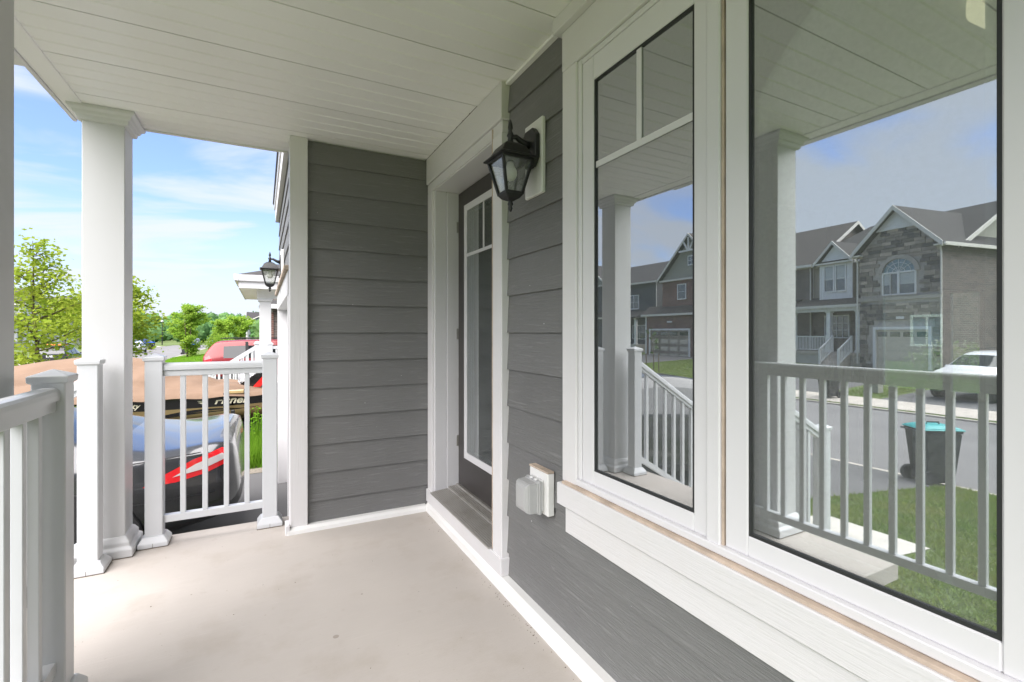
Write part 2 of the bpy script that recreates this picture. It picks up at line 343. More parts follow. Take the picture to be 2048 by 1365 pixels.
def text_mesh(txt, size, shear=0.0, extrude=.002, spacing=1.0, xs=1.0, bold=0.0):
    cu = bpy.data.curves.new('t', 'FONT'); cu.body = txt; cu.size = size; cu.shear = shear; cu.extrude = extrude; cu.space_character = spacing; cu.offset = bold; cu.resolution_u = 3
    ob = bpy.data.objects.new('t', cu); COL.objects.link(ob); dg = bpy.context.evaluated_depsgraph_get(); dg.update()
    me = bpy.data.meshes.new_from_object(ob.evaluated_get(dg)); bpy.data.objects.remove(ob)
    for v in me.vertices: v.co.x *= xs
    return me

# ================================================================== SETTING: ground, road
XP = [(-420, -.85), (-29.0, -.85), (-18.4, -1.22), (-16.62, -1.33), (-16.5, -1.405), (-8.3, -1.405), (-8.18, -1.34), (-0.95, -.60), (1.0, -.58), (60, -.58)]
def gz(x):
    for (a, za), (b, zb) in zip(XP, XP[1:]):
        if a <= x <= b: return za + (zb - za) * (x - a) / (b - a)
    return XP[0][1] if x < XP[0][0] else XP[-1][1]
def xsamples(x0, x1):
    s = {x0, x1} | {p[0] for p in XP if x0 < p[0] < x1}
    return sorted(s)
def strip(name, m, x0, x1, y0, y1, dz, yslope=0.0, kind='structure', y0b=None, y1b=None):
    """sheet over the ground profile from x0 to x1 (y range may shift linearly to y0b..y1b at x1)"""
    xs = xsamples(x0, x1); vs = []; fs = []
    for x in xs:
        t = (x - x0) / (x1 - x0); a = y0 + ((y0b if y0b is not None else y0) - y0) * t; b = y1 + ((y1b if y1b is not None else y1) - y1) * t
        vs += [(x, a, gz(x) + dz), (x, b, gz(x) + dz)]
    for i in range(len(xs) - 1): fs.append((2 * i, 2 * i + 2, 2 * i + 3, 2 * i + 1))
    o = MB().add(vs, fs).build(name, m); tag(o, kind=kind); return o
# grass sheet out to the horizon
gx = sorted({p[0] for p in XP} | {300, -800}); gy = [-500, -60, 0, 60, 120, 170, 400, 1400]
vs = []; fs = []
for y in gy:
    for x in gx:
        z = gz(max(-420, min(60, x)))
        vs.append((x * (1 if abs(x) < 400 else 1.5), y, z if y < 150 else -1.0))
nx = len(gx)
for j in range(len(gy) - 1):
    for i in range(nx - 1): fs.append((j * nx + i, j * nx + i + 1, (j + 1) * nx + i + 1, (j + 1) * nx + i))
tag(MB().add(vs, fs).build('ground', 'lawn'), kind='structure')
strip('road', 'asphalt', -16.5, -8.3, -60, 112, .006)
tag(MB().add([(-60, 111.9, -1.397), (-8.3, 111.9, -1.397), (10, 120, -1.397), (-60, 124, -1.397)], [(0, 1, 2, 3)]).build('road', 'asphalt'), kind='structure')
for x0, x1 in ((-16.66, -16.48), (-8.32, -8.14)):
    tag(MB().box(x0, x1, -60, 112, -1.5, -1.345).build('kerb', 'kerb_concrete', bevel=.01), kind='structure')
strip('pavement', 'kerb_concrete', -18.2, -16.70, -60, 110, .012)
strip('driveway', 'driveway_asphalt', -8.13, .3, 3.75, 7.05, .006)
strip('driveway', 'driveway_asphalt', -8.13, .9, 8.7, 12.1, .006)
strip('driveway', 'driveway_asphalt', -8.13, 3.5, 17.6, 21.0, .006)
strip('driveway', 'driveway_asphalt', -29.0, -18.22, 12.2, 15.9, .006, y0b=11.4, y1b=15.0)
strip('driveway', 'driveway_asphalt', -31.0, -18.22, 5.2, 9.4, .006)
strip('driveway', 'driveway_asphalt', -31.0, -18.22, 27.2, 34.5, .006)
strip('gravel_bed', 'gravel', -.35, .18, 7.06, 7.30, .008)
for k in range(3): strip('path', 'concrete_edge', -2.45 - .62 * k, -1.88 - .62 * k, 2.25, 3.25, .008)

# ================================================================== OUR HOUSE
house = empty('grey_siding_house', (3.0, 2.0, -.6), 'grey lap siding house with white trim, dark glazed front door and covered porch', 'house')
EX = .18; Z0 = 1.247
zb = [Z0 + EX * k for k in range(-8, 8)]
def board_x(parent, y0, y1, zlo, zhi, xf):      # board on a wall facing -x, lap edge at zlo
    p = [(xf, zlo), (xf + .020, zlo), (xf + .020, zhi), (xf + .012, zhi)]
    return MB().prism(p, 'y', y0, y1).build('siding_board', 'siding', parent)
def board_y(parent, x0, x1, zlo, zhi, yf):
    p = [(yf, zlo), (yf + .020, zlo), (yf + .020, zhi), (yf + .012, zhi)]
    return MB().prism(p, 'x', x0, x1).build('siding_board', 'siding', parent)
# front wall (facing the street) ---------------------------------
XS = 1.066
fw = MB()
fw.box(1.092, 1.24, -6, .235, -.6, 6); fw.box(1.092, 1.24, .235, 1.46, -.6, .69); fw.box(1.092, 1.24, .235, 1.46, 2.25, 6)
fw.box(1.092, 1.24, 1.46, 2.2, -.6, 6); fw.box(1.092, 1.24, 2.2, 3.18, -.6, .12); fw.box(1.092, 1.24, 2.2, 3.18, 2.25, 6); fw.box(1.092, 1.24, 3.18, 3.32, -.6, 6)
wall = fw.build('wall', 'siding', house)
for i in range(len(zb) - 1):
    a, b = zb[i], zb[i] + EX + .018
    if b < .02: continue
    a = max(a, -.02); b2 = min(b, 2.47)
    if a > 2.45: continue
    board_x(wall, (-3.0 if b < .56 else 1.50), 2.12, a, b2, XS)
    if b >= .56: board_x(wall, -3.0, .18, a, b2, XS)
bx('foundation', 'concrete_edge', house, 1.075, 1.22, -6, 1.33, -.9, -.03, 0)
# garage side wall (end of the porch) -----------------------------
gw = MB(); gw.box(.205, 1.09, 3.312, 3.40, -.6, 2.9)
gwall = gw.build('wall', 'siding', house)
for i in range(len(zb) - 1):
    a, b = zb[i], min(zb[i] + EX + .018, 2.47)
    if zb[i] + EX < .02 or a > 2.45: continue
    board_y(gwall, .245, 1.062, max(a, .02), b, 3.285)
MB().box(.150, .253, 3.262, 3.312, .03, 2.474).build('corner_board', 'trim_v', house, bevel=.003)
MB().box(.150, .178, 3.313, 3.40, -.55, 2.85).build('corner_board', 'trim_v', house, bevel=.003)
# garage front -----------------------------------------------------
gf = MB(); gf.box(.21, .34, 3.402, 3.90, -.6, 2.9); gf.box(.21, .34, 6.50, 7.0, -.6, 2.9); gf.box(.21, .34, 3.901, 6.499, 1.56, 2.9); gf.box(.341, 6, 6.9, 6.99, -.6, 2.9)
gfront = gf.build('wall', 'siding', house)
for i in range(0, 24):
    a = Z0 - EX * 10 + EX * i; b = a + EX + .018
    if a > 2.72: break
    if a > 1.58: board_x(gfront, 3.405, 6.98, a, min(b, 2.78), .187)
    elif a + EX > -.55:
        board_x(gfront, 3.405, 3.83, max(a, -.55), min(b, 1.7), .187); board_x(gfront, 6.57, 6.98, max(a, -.55), min(b, 1.7), .187)
gd = node('garage_door', house)
MB().box(.165, .30, 3.83, 3.95, -.6, 1.64).build('casing', 'trim_v', gd, bevel=.003); MB().box(.165, .30, 6.45, 6.57, -.6, 1.64).build('casing', 'trim_v', gd, bevel=.003)
MB().box(.160, .30, 3.828, 6.572, 1.522, 1.70).build('casing', 'trim_h', gd, bevel=.003); MB().box(.135, .20, 3.80, 6.60, 1.70, 1.735).build('drip_cap', 'tan_caulk', gd, bevel=.003)
for r in range(4):
    MB().box(.305, .335, 3.92, 6.48, -.58 + r * .525, -.06 + r * .525).build('panel', 'house_white', gd, bevel=.006)
MB().box(.150, .2095, 3.415, 7.03, 2.70, 2.93).build('fascia', 'trim_h', house, bevel=.003)
MB().box(.135, .149, 3.415, 7.05, 2.86, 2.92).build('drip_edge', 'vinyl', house)
MB().prism([(.12, 2.96), (6.2, 5.2), (6.2, 5.1), (.14, 2.932)], 'y', 3.3, 7.1).build('roof', 'shingle', house)
# body of the house behind: walls, floors, ceiling, roof ----------
sh = MB()
sh.box(1.24, 10, -6, -5.9, -.6, 6); sh.box(1.24, 10, 6.9, 7.0, 2.9, 6); sh.box(6, 10, 6.9, 7.0, -.6, 2.9)
sh.box(10, 10.15, -6, 3.2, -.6, 6); sh.box(10, 10.15, 4.65, 7, -.6, 6); sh.box(10, 10.15, 3.2, 4.65, -.6, .2); sh.box(10, 10.15, 3.2, 4.65, 1.95, 6)
sh.box(1.24, 1.30, 3.4, 7.0, 2.9, 6)
shell = sh.build('wall', 'room_wall', house)
MB().box(1.241, 10, -5.9, 6.9, .0, .17).build('room_floor', 'room_floor', house)
MB().box(1.241, 10, -5.9, 6.9, 2.62, 2.75).build('room_ceiling', 'room_wall', house)
MB().box(1.27, 5.8, 3.22, 3.30, .17, 2.62).build('room_wall', 'room_wall', house)
MB().prism([(.6, 6.0), (5.6, 9.2), (10.6, 6.0)], 'y', -6.4, 7.3).build('roof', 'shingle', house)
# patio door at the back
pd = node('patio_door', house)
for y0, y1 in ((3.2, 3.26), (3.62, 3.72), (4.59, 4.65)): MB().box(10.02, 10.12, y0, y1, .2, 1.95).build('frame', 'vinyl', pd)
for y0, y1 in ((3.26, 3.62), (3.72, 4.59)):
    MB().box(10.02, 10.12, y0, y1, .2, .27).build('frame', 'vinyl', pd); MB().box(10.02, 10.12, y0, y1, 1.89, 1.95).build('frame', 'vinyl', pd)
    MB().box(10.06, 10.066, y0, y1, .27, 1.89).build('pane', 'clear_pane', pd)
# front window -----------------------------------------------------
win = node('window', house)
XC, XF, XGl = 1.038, 1.050, 1.060
def wb(name, m, x0, x1, y0, y1, z0, z1, bevel=.003): return MB().box(x0, x1, y0, y1, z0, z1).build(name, m, win, bevel=bevel)
wb('casing', 'trim_v', XC, 1.09, 1.470, 1.563, .672, 2.262)
wb('casing', 'trim_v', XC, 1.09, .128, .221, .672, 2.262)
wb('head_casing', 'trim_h', XC - .002, 1.09, .128, 1.563, 2.262, 2.414)
wb('head_cap', 'trim_h', XC - .028, 1.09, .10, 1.592, 2.415, 2.474)
wb('sill', 'trim_h', 1.012, 1.09, .10, 1.563, .586, .668)
wb('apron', 'trim_h', 1.030, 1.09, .128, 1.530, .482, .585)
wb('sill_edge', 'tan_caulk', 1.020, 1.09, .14, 1.540, .668, .677, .001)
wb('sill_nosing', 'vinyl', 1.034, 1.09, .222, 1.468, .678, .700)
# frames: casement (far) and picture window (near)
def frame(y0, y1, gy0, gy1, z0, z1, gz0, gz1, glassmat):
    wb('frame', 'vinyl', XF, 1.115, gy1, y1, z0, z1); wb('frame', 'vinyl', XF, 1.115, y0, gy0, z0, z1)
    wb('frame', 'vinyl', XF, 1.115, gy0, gy1, gz1, z1); wb('frame', 'vinyl', XF, 1.115, gy0, gy1, z0, gz0)
    g = .007
    for a in ((gy1 - g, gy1, gz0, gz1), (gy0, gy0 + g, gz0, gz1), (gy0 + g, gy1 - g, gz0, gz0 + g), (gy0 + g, gy1 - g, gz1 - g, gz1)):
        wb('gasket', 'gasket', XF + .004, 1.085, *a, .0)
    pane = wb('pane', glassmat, XGl, XGl + .004, gy0 + g, gy1 - g, gz0 + g, gz1 - g, 0)
    for a in ((gy1 - .030, gy1 - g, gz0 + g, gz1 - g), (gy0 + g, gy0 + .030, gz0 + g, gz1 - g), (gy0 + .03, gy1 - .03, gz0 + g, gz0 + .024), (gy0 + .03, gy1 - .03, gz1 - .024, gz1 - g)):
        wb('inner_frame', 'spacer', XGl + .022, 1.10, *a, 0)
    return pane
frame(.886, 1.446, .932, 1.380, .700, 2.240, .750, 2.153, 'window_glass')
frame(.244, .831, .315, .767, .700, 2.240, .750, 2.186, 'window_glass_dusty')
wb('mullion', 'vinyl', XF - .008, 1.09, .842, .884, .688, 2.24); wb('mullion_seam', 'tan_caulk', XF - .001, 1.09, .834, .841, .69, 2.24, 0)
wb('jamb_strip', 'vinyl', XF - .004, 1.09, 1.448, 1.469, .70, 2.262)
wb('jamb_strip', 'vinyl', XF - .004, 1.09, .222, .243, .70, 2.262)
wb('jamb_strip', 'vinyl', XF - .003, 1.09, .244, 1.447, 2.241, 2.261)
wb('muntin', 'vinyl', XGl - .004, XGl - .001, .939, 1.373, 1.836, 1.858, .0); wb('muntin', 'vinyl', XGl - .0045, XGl - .0008, 1.142, 1.164, 1.8585, 2.146, .0)
# front door -------------------------------------------------------
door = node('door', house)
def db(name, m, x0, x1, y0, y1, z0, z1, bevel=.003): return MB().box(x0, x1, y0, y1, z0, z1).build(name, m, door, bevel=bevel)
db('frieze_board', 'trim_h', 1.030, 1.09, 2.085, 3.284, 2.292, 2.474)
db('head_casing', 'trim_h', 1.040, 1.09, 2.095, 3.284, 2.232, 2.290)
db('casing', 'trim_v', 1.036, 1.09, 2.093, 2.196, .06, 2.231); db('casing', 'trim_v', 1.040, 1.09, 3.185, 3.284, .06, 2.231)
db('caulk_line', 'tan_caulk', 1.0345, 1.06, 2.196, 2.201, .15, 2.28, 0)
db('kick_board', 'trim_h', 1.028, 1.09, 2.085, 3.284, .055, .142)
for (ya, yb, sgn) in ((3.168, 3.184, 1), (2.202, 2.216, -1)):
    db('brick_mould', 'vinyl', 1.055, 1.14, ya, yb, .150, 2.231)
db('jamb', 'vinyl', 1.141, 1.29, 3.163, 3.185, .150, 2.228); db('jamb', 'vinyl', 1.141, 1.29, 2.20, 2.225, .150, 2.228); db('jamb', 'vinyl', 1.05, 1.29, 2.225, 3.162, 2.226, 2.245)
slab = db('slab', 'door_paint', 1.225, 1.268, 2.228, 3.160, .186, 2.222)
lf = node('lite', door)
def lb(name, m, x0, x1, y0, y1, z0, z1, bevel=.003): return MB().box(x0, x1, y0, y1, z0, z1).build(name, m, lf, bevel=bevel)
for a in ((2.975, 3.022, .397, 2.108), (2.385, 2.432, .397, 2.108), (2.432, 2.975, .397, .442), (2.432, 2.975, 2.063, 2.108)): lb('lite_frame', 'vinyl', 1.211, 1.2245, *a, .002)
lb('pane', 'door_glass', 1.216, 1.2235, 2.432, 2.975, .442, 2.063, 0)
lb('muntin', 'vinyl', 1.2135, 1.2158, 2.432, 2.975, 1.755, 1.775, 0); lb('muntin', 'vinyl', 1.2130, 1.2157, 2.695, 2.713, 1.7755, 2.063, 0)
for z in (.45, 1.2, 1.95): db('hinge', 'aluminium', 1.212, 1.2245, 3.157, 3.1625, z, z + .075, 0)
MB().prism([(1.020, .143), (1.30, .143), (1.30, .186), (1.21, .186), (1.205, .176), (1.15, .170), (1.145, .162), (1.022, .150)], 'y', 2.217, 3.166).build('threshold', 'aluminium', door)
thr = MB()
for k in range(9): x = 1.035 + k * .0125; thr.box(x, x + .004, 2.22, 3.163, .150 + k * .0011, .1545 + k * .0011)
for k in range(4): x = 1.155 + k * .012; thr.box(x, x + .004, 2.22, 3.163, .168, .1765)
thr.build('tread_ridges', 'aluminium', door)
lv = node('handle', door); MB().lathe((1.20, 2.30, 1.17), [(.026, -.004), (.026, .004)], 16, 'x').build('rose', 'black_metal', lv); MB().tube([(1.215, 2.30, 1.17), (1.175, 2.30, 1.17), (1.172, 2.40, 1.17)], .009).build('lever', 'black_metal', lv)
# white base flashing
MB().prism([(1.012, .0005), (1.018, .035), (1.034, .054), (1.09, .056), (1.09, .0005)], 'y', 1.0, 3.26).build('base_flashing', 'trim_plain', house)
MB().prism([(3.228, .0005), (3.233, .022), (3.25, .036), (3.30, .038), (3.30, .0005)], 'x', .135, 1.02).build('base_flashing', 'trim_plain', house)
MB().box(.125, .150, 3.235, 3.34, -.45, .06).build('corner_flashing', 'vinyl', house, bevel=.004)
# dirt left by the sweep of the floor along the flashing
# porch soffit -----------------------------------------------------
sf = node('soffit', house)
PW = .406; seams = [3.602 - PW * k for k in range(0, 12)]
ZS = 2.475
for y1 in seams:
    y0 = y1 - PW; yy1 = min(y1, 3.578)
    pr = []           # underside profile with three pressed V-grooves and a lap at the seam
    y = y0 + .0025
    pr.append((y, ZS + .012)); pr.append((y, ZS))
    for g in range(1, 4):
        c = y0 + PW * g / 4
        pr += [(c - .010, ZS), (c - .004, ZS + .0045), (c + .004, ZS + .0045), (c + .010, ZS)]
    pr = [p for p in pr if p[0] < yy1 - .005]
    pr += [(yy1 - .0035, ZS), (yy1 - .0025, ZS + .012)]
    top = [(pr[-1][0], ZS + .02), (pr[0][0], ZS + .02)]
    poly = pr + top
    MB().prism(poly, 'x', -.855, 1.03 if y0 > 2.0 else 1.07).build('soffit_panel', 'soffit_vinyl', sf)
MB().box(-.9, 1.08, -1.4, 3.57, ZS + .021, ZS + .03).build('seam_backing', 'dirt_line', sf)
# J-channel, fascia, gutter, roof over the porch
bx('trim_channel', 'soffit_vinyl', house, -.945, -.852, -1.4, 3.585, ZS - .006, ZS + .02, .003)
bx('trim_channel', 'soffit_vinyl', house, -.851, .15, 3.578, 3.590, ZS - .008, ZS + .02, .002)
bx('fascia', 'vinyl', house, -.965, -.946, -1.4, 3.60, ZS - .014, ZS + .17, .003)
bx('fascia', 'vinyl', house, -.945, .10, 3.591, 3.61, ZS - .004, ZS + .17, .003)
MB().prism([(-.967, ZS + .01), (-1.06, ZS + .01), (-1.075, ZS + .09), (-1.085, ZS + .12), (-.967, ZS + .12)], 'y', -1.4, 3.02).build('gutter', 'vinyl', house)
MB().prism([(-1.0, ZS + .171), (1.09, ZS + .9), (1.09, ZS + .171)], 'y', -1.5, 3.62).build('roof', 'shingle', house)
# crown strip where soffit meets the house
bx('soffit_mould', 'soffit_vinyl', house, 1.052, 1.09, 1.593, 2.084, ZS - .016, ZS - .001, .003)

# ---- porch slab and steps ----------------------------------------
ps = MB(); ps.box(-.95, 1.10, 1.33, 3.585, -.10, 0.0); slab_o = ps.build('porch_floor', 'concrete', bevel=.006); tag(slab_o, kind='structure')
tag(MB().box(-.90, 1.09, 1.38, 3.54, -1.0, -.101).build('porch_base', 'concrete_edge'), kind='structure')
st = empty('porch_steps', (-1.2, 2.75, -.62), 'concrete front steps leading down from the porch between the two columns', 'steps')
MB().box(-1.23, -.951, 2.2, 3.30, -.75, -.2).build('step', 'concrete', st, bevel=.006); MB().box(-1.50, -1.231, 2.2, 3.30, -.85, -.4).build('step', 'concrete', st, bevel=.006)

# ---- columns ------------------------------------------------------
def column(x, y, label):
    c = empty('porch_column', (x, y, 0), label, 'column', 'porch columns'); h = .0925
    MB().sqloft((x, y), [(h, .07), (h, 2.45)]).build('shaft', 'column_paint', c, bevel=.003)
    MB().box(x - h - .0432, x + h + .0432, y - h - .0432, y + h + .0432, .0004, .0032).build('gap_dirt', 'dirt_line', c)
    MB().sqloft((x, y), [(h + .042, .0032), (h + .042, .045), (h + .034, .055), (h + .026, .060), (h + .024, .082), (h + .010, .105), (h + .002, .112)]).build('base', 'column_paint', c, bevel=.003)
    MB().sqloft((x, y), [(h + .002, 2.398), (h + .018, 2.404), (h + .022, 2.425), (h + .030, 2.428), (h + .036, 2.445), (h + .052, 2.456), (h + .054, 2.4735)]).build('capital', 'column_paint', c, bevel=.002)
column(-.775, 3.462, 'square white porch column standing between two railing posts at the driveway end of the porch')
column(-.775, 1.937, 'square white porch column standing outside the railing on the lawn side of the steps')
# ---- railings -----------------------------------------------------
def post(parent, x, y, z0, z1, hw=.043, flange=True):
    p = MB().sqloft((x, y), [(hw, z0), (hw, z1 - .022)]).build('post', 'railing_vinyl', parent, bevel=.004)
    MB().sqloft((x, y), [(hw + .002, z1 - .026), (hw + .008, z1 - .021), (hw + .009, z1 - .003), (hw + .007, z1), (.004, z1 + .019)]).build('cap', 'railing_vinyl', p, bevel=.0015)
    if flange:
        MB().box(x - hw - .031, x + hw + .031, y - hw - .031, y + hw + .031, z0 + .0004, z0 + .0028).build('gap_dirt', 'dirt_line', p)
        MB().box(x - .001, x + .001, y - hw - .0308, y - hw - .0290, z0 + .003, z0 + .027).build('seam', 'dirt_line', p)
        MB().sqloft((x, y), [(hw + .030, z0 + .0028), (hw + .030, z0 + .026), (hw + .024, z0 + .036), (hw + .008, z0 + .060), (hw + .001, z0 + .062)]).build('skirt', 'railing_vinyl', p, bevel=.003)
    return p
def loaf(a, b, w=.064, h=.042):      # rounded top-rail section swept from a to b (top at a.z)
    a, b = Vector(a), Vector(b); d = (b - a).normalized(); sd = d.cross(Vector((0, 0, 1))).normalized(); up = sd.cross(d).normalized()
    sec = [(-.5, -h), (-.5, -h * .62), (-.47, -h * .30), (-.36, -h * .10), (-.18, 0), (.18, 0), (.36, -h * .10), (.47, -h * .30), (.5, -h * .62), (.5, -h)]
    n = len(sec); vs = [p + sd * q[0] * w + up * q[1] for p in (a, b) for q in sec]
    return MB().add(vs, [tuple(range(n)), tuple(reversed(range(n, 2 * n)))] + [(i, i + n, (i + 1) % n + n, (i + 1) % n) for i in range(n)])
def rail_run(parent, a, b, n, ztop=1.067, first=None, step=None):
    ax, ay = a; bxx, by = b
    loaf((ax, ay, ztop), (bxx, by, ztop)).build('top_rail', 'railing_vinyl', parent)
    MB().bar((ax, ay, ztop - .061), (bxx, by, ztop - .061), .042, .036).build('sub_rail', 'railing_vinyl', parent, bevel=.002)
    MB().bar((ax, ay, .142), (bxx, by, .142), .042, .042).build('bottom_rail', 'railing_vinyl', parent, bevel=.002)
    for k in range(n):
        t = (k + 1) / (n + 1) if first is None else None
        x = ax + (bxx - ax) * t if t is not None else (first + step * k if ay == by else ax); y = ay + (by - ay) * t if t is not None else (ay if ay == by else first + step * k)
        MB().box(x - .0138, x + .0138, y - .0138, y + .0138, .163, ztop - .079).build('baluster', 'railing_vinyl', parent, bevel=.002)
re_ = empty('porch_railing', (-.26, 3.478, 0), 'short white railing with four balusters closing the driveway end of the porch', 'railing')
post(re_, -.563, 3.478, 0, 1.105); post(re_, .042, 3.488, 0, 1.105)
rail_run(re_, (-.520, 3.480), (-.001, 3.480), 4, first=-.425, step=.1126)
rn = empty('porch_railing', (-.625, 1.3, 0), 'long white railing running past the inner side of the lawn-side porch column', 'railing')
post(rn, -.622, 2.130, 0, 1.105); post(rn, -.622, .42, -.65, 1.105, flange=False)
rail_run(rn, (-.622, 2.086), (-.622, .464), 14, first=1.985, step=-.1105)
def stair_rail(label, y, xt, flange, bott=-.62):
    r = empty('stair_railing', (xt, y, 0), label, 'railing', 'stair railings of the porch')
    xb = -1.65; zt, zb_ = 1.0, .47
    if flange: post(r, xt, y, 0, 1.105)
    post(r, xb, y, bott, .535, flange=False)
    sl_ = (zb_ - zt) / (xb - xt)
    x0, x1 = xt - .043, xb + .043
    Z = lambda x: zt + sl_ * (x - xt)
    loaf((x0, y, Z(x0) + .03), (x1, y, Z(x1) + .03), .06, .042).build('top_rail', 'railing_vinyl', r)
    MB().bar((x0, y, Z(x0) - .030), (x1, y, Z(x1) - .030), .040, .034).build('sub_rail', 'railing_vinyl', r)
    MB().bar((x0, y, Z(x0) - .84), (x1, y, Z(x1) - .84), .042, .045).build('bottom_rail', 'railing_vinyl', r)
    x = x0 - .09
    while x > x1 + .03:
        MB().box(x - .0138, x + .0138, y - .0138, y + .0138, Z(x) - .83, Z(x) - .05).build('baluster', 'railing_vinyl', r); x -= .112
stair_rail('sloping white stair railing beside the driveway-end column', 3.240, -.800, True)
stair_rail('sloping white stair railing running down from the long porch railing', 2.130, -.665, False)

# ---- wall lanterns -------------------------------------------------
def lantern(loc, label):
    L = empty('wall_lantern', loc, label, 'wall lamp', 'black coach lanterns')
    x0, y0, z0 = loc; cx = x0 - .112
    oct_ = [(.060 * a, .083 * b) for a, b in ((-.5, -1), (.5, -1), (1, -.6), (1, .6), (.5, 1), (-.5, 1), (-1, .6), (-1, -.6))]
    MB().prism([(y0 + a, z0 + b) for a, b in oct_], 'x', x0 - .024, x0).build('backplate', 'black_metal', L, bevel=.004)
    MB().tube([(x0 - .02, y0, z0 + .012), (x0 - .05, y0, z0 + .020), (x0 - .085, y0, z0 + .040), (cx, y0, z0 + .036), (cx, y0, z0 + .012)], [.018, .014, .011, .012, .014], 10).build('arm', 'black_metal', L, smooth=True)
    rf = MB().sqloft((cx, y0), [(.088, z0 - .066), (.090, z0 - .060), (.070, z0 - .050), (.062, z0 - .034), (.050, z0 - .012), (.030, z0 + .004), (.012, z0 + .010)]).build('roof', 'black_metal', L, bevel=.003)
    MB().lathe((cx, y0, z0), [(.014, .008), (.010, .030), (.016, .040), (.011, .052), (.006, .062), (.011, .072), (.009, .088), (.003, .108)], 12).build('finial', 'black_metal', rf, smooth=True)
    t, b = .070, .036; zt, zb_ = z0 - .066, z0 - .212
    fr = MB()
    for sx in (-1, 1):
        for sy in (-1, 1): fr.bar((cx + sx * t, y0 + sy * t, zt), (cx + sx * b, y0 + sy * b, zb_), .011, .011, up=(1, 0, 0))
    for h, z in ((t, zt - .004), (b, zb_ + .004)):
        for s_ in (-1, 1):
            fr.bar((cx - h, y0 + s_ * h, z), (cx + h, y0 + s_ * h, z), .010, .010); fr.bar((cx + s_ * h, y0 - h, z), (cx + s_ * h, y0 + h, z), .010, .010)
    fr.build('cage', 'black_metal', L)
    for k in range(4):
        c_, s_ = math.cos(k * math.pi / 2), math.sin(k * math.pi / 2)
        rot = lambda px, py: (cx + px * c_ - py * s_, y0 + px * s_ + py * c_)
        tq, bq = t - .003, b - .003
        q = [(*rot(tq, -tq), zt), (*rot(tq, tq), zt), (*rot(bq, bq), zb_), (*rot(bq, -bq), zb_)]
        MB().add(q, [(0, 1, 2, 3)]).build('pane', 'lamp_glass', L)
    bc = MB().sqloft((cx, y0), [(.012, zb_ - .026), (.030, zb_ - .016), (.040, zb_ - .003), (.040, zb_ + .002)]).build('bottom_cap', 'black_metal', L, bevel=.002)
    MB().lathe((cx, y0, zb_), [(.003, -.072), (.010, -.058), (.006, -.048), (.013, -.040), (.008, -.030), (.012, -.022)], 12).build('finial', 'black_metal', bc, smooth=True)
    bl = MB().lathe((cx, y0, z0 - .118), [(.006, -.034), (.020, -.028), (.029, -.010), (.028, .008), (.018, .026), (.013, .045)], 16).build('bulb', 'bulb_frost', L, smooth=True)
    MB().lathe((cx, y0, z0 - .07), [(.013, -.006), (.013, .006)], 12).build('socket', 'black_metal', bl)
    return L
lantern((1.049, 1.808, 2.046), 'black coach lantern on the white block beside the front door')
lantern((.176, 5.25, 1.93), 'black coach lantern mounted above the garage door')
mb_ = tag(MB().box(1.050, 1.070, 1.735, 1.885, 1.845, 2.170).build('mounting_block', 'trim_plain', bevel=.004), 'white rectangular mounting block behind the lantern by the front door', 'mount')
MB().box(.16, .187, 5.17, 5.33, 1.80, 2.06).build('mounting_block', 'trim_plain', bevel=.004); 
tag(bpy.context.scene.objects['mounting_block.001'], 'white mounting block behind the lantern above the garage door', 'mount')
# ---- outdoor outlet -------------------------------------------------
oc = empty('outdoor_outlet', (1.05, 1.75, .56), 'outdoor outlet under a bulging clear plastic cover on a white plate below the window trim', 'outlet')
MB().box(1.036, 1.068, 1.665, 1.815, .49, .665).build('mounting_plate', 'trim_plain', oc, bevel=.003)
MB().box(1.034, 1.066, 1.664, 1.816, .666, .674).build('caulk', 'tan_caulk', oc, bevel=.001)
MB().box(1.020, 1.0355, 1.695, 1.785, .505, .635).build('outlet_body', 'clear_plastic', oc, bevel=.003)
cv = MB().sqloft((0, 0), [(.060, 0), (.060, .014), (.055, .018), (.053, .055), (.046, .066), (.034, .070)]); cv.v = [(1.0195 - z * 1.05, 1.74 + x * .95, .566 + y * 1.15) for x, y, z in cv.v]
cv.build('cover', 'cover_plastic', oc, bevel=.005, seg=2)
for k in (-1, 1): MB().lathe((1.012, 1.74 + .018 * k, .632), [(.009, -.010), (.009, .010)], 10, 'y').build('hinge', 'clear_plastic', oc, smooth=True)
for dz in (-.022, .022): MB().lathe((1.019, 1.74, .566 + dz), [(.016, -.002), (.016, .002)], 14, 'x').build('socket', 'house_white', oc)

# ---- inside the room -------------------------------------------------
def bar_chair(x, y, rz, label):
    c = empty('dining_chair', (x, y, .17), label, 'chair', 'dark chairs inside the room', rz)
    L = dict(local=True)
    MB().box(-.2, .2, -.2, .2, .60, .64).build('seat', 'dark_wood', c, bevel=.01, **L)
    for sx in (-.17, .17):
        for sy in (-.17, .17): MB().box(sx - .018, sx + .018, sy - .018, sy + .018, 0, .60).build('leg', 'dark_wood', c, **L)
    for sy in (-.18, .18): MB().lathe((.18, sy, 0), [(.020, .64), (.020, .75), (.028, .80), (.016, .84), (.020, .90), (.020, 1.12), (.030, 1.15), (.024, 1.19), (.008, 1.21)], 10).build('back_post', 'dark_wood', c, smooth=True, **L)
    for sy in (-.09, 0, .09): MB().lathe((.18, sy, 0), [(.010, .64), (.014, .72), (.010, .8), (.010, 1.08)], 8).build('spindle', 'dark_wood', c, smooth=True, **L)
    MB().box(.165, .195, -.18, .18, 1.06, 1.12).build('top_rail', 'dark_wood', c, bevel=.006, **L)
bar_chair(4.1, 1.98, 2.7, 'dark spindle-back bar chair seen through the large window in front of the patio door')
cl = empty('ceiling_lamp', (2.6, .72, 2.62), 'round warm ceiling lamp glowing inside the room behind the large window', 'ceiling lamp')
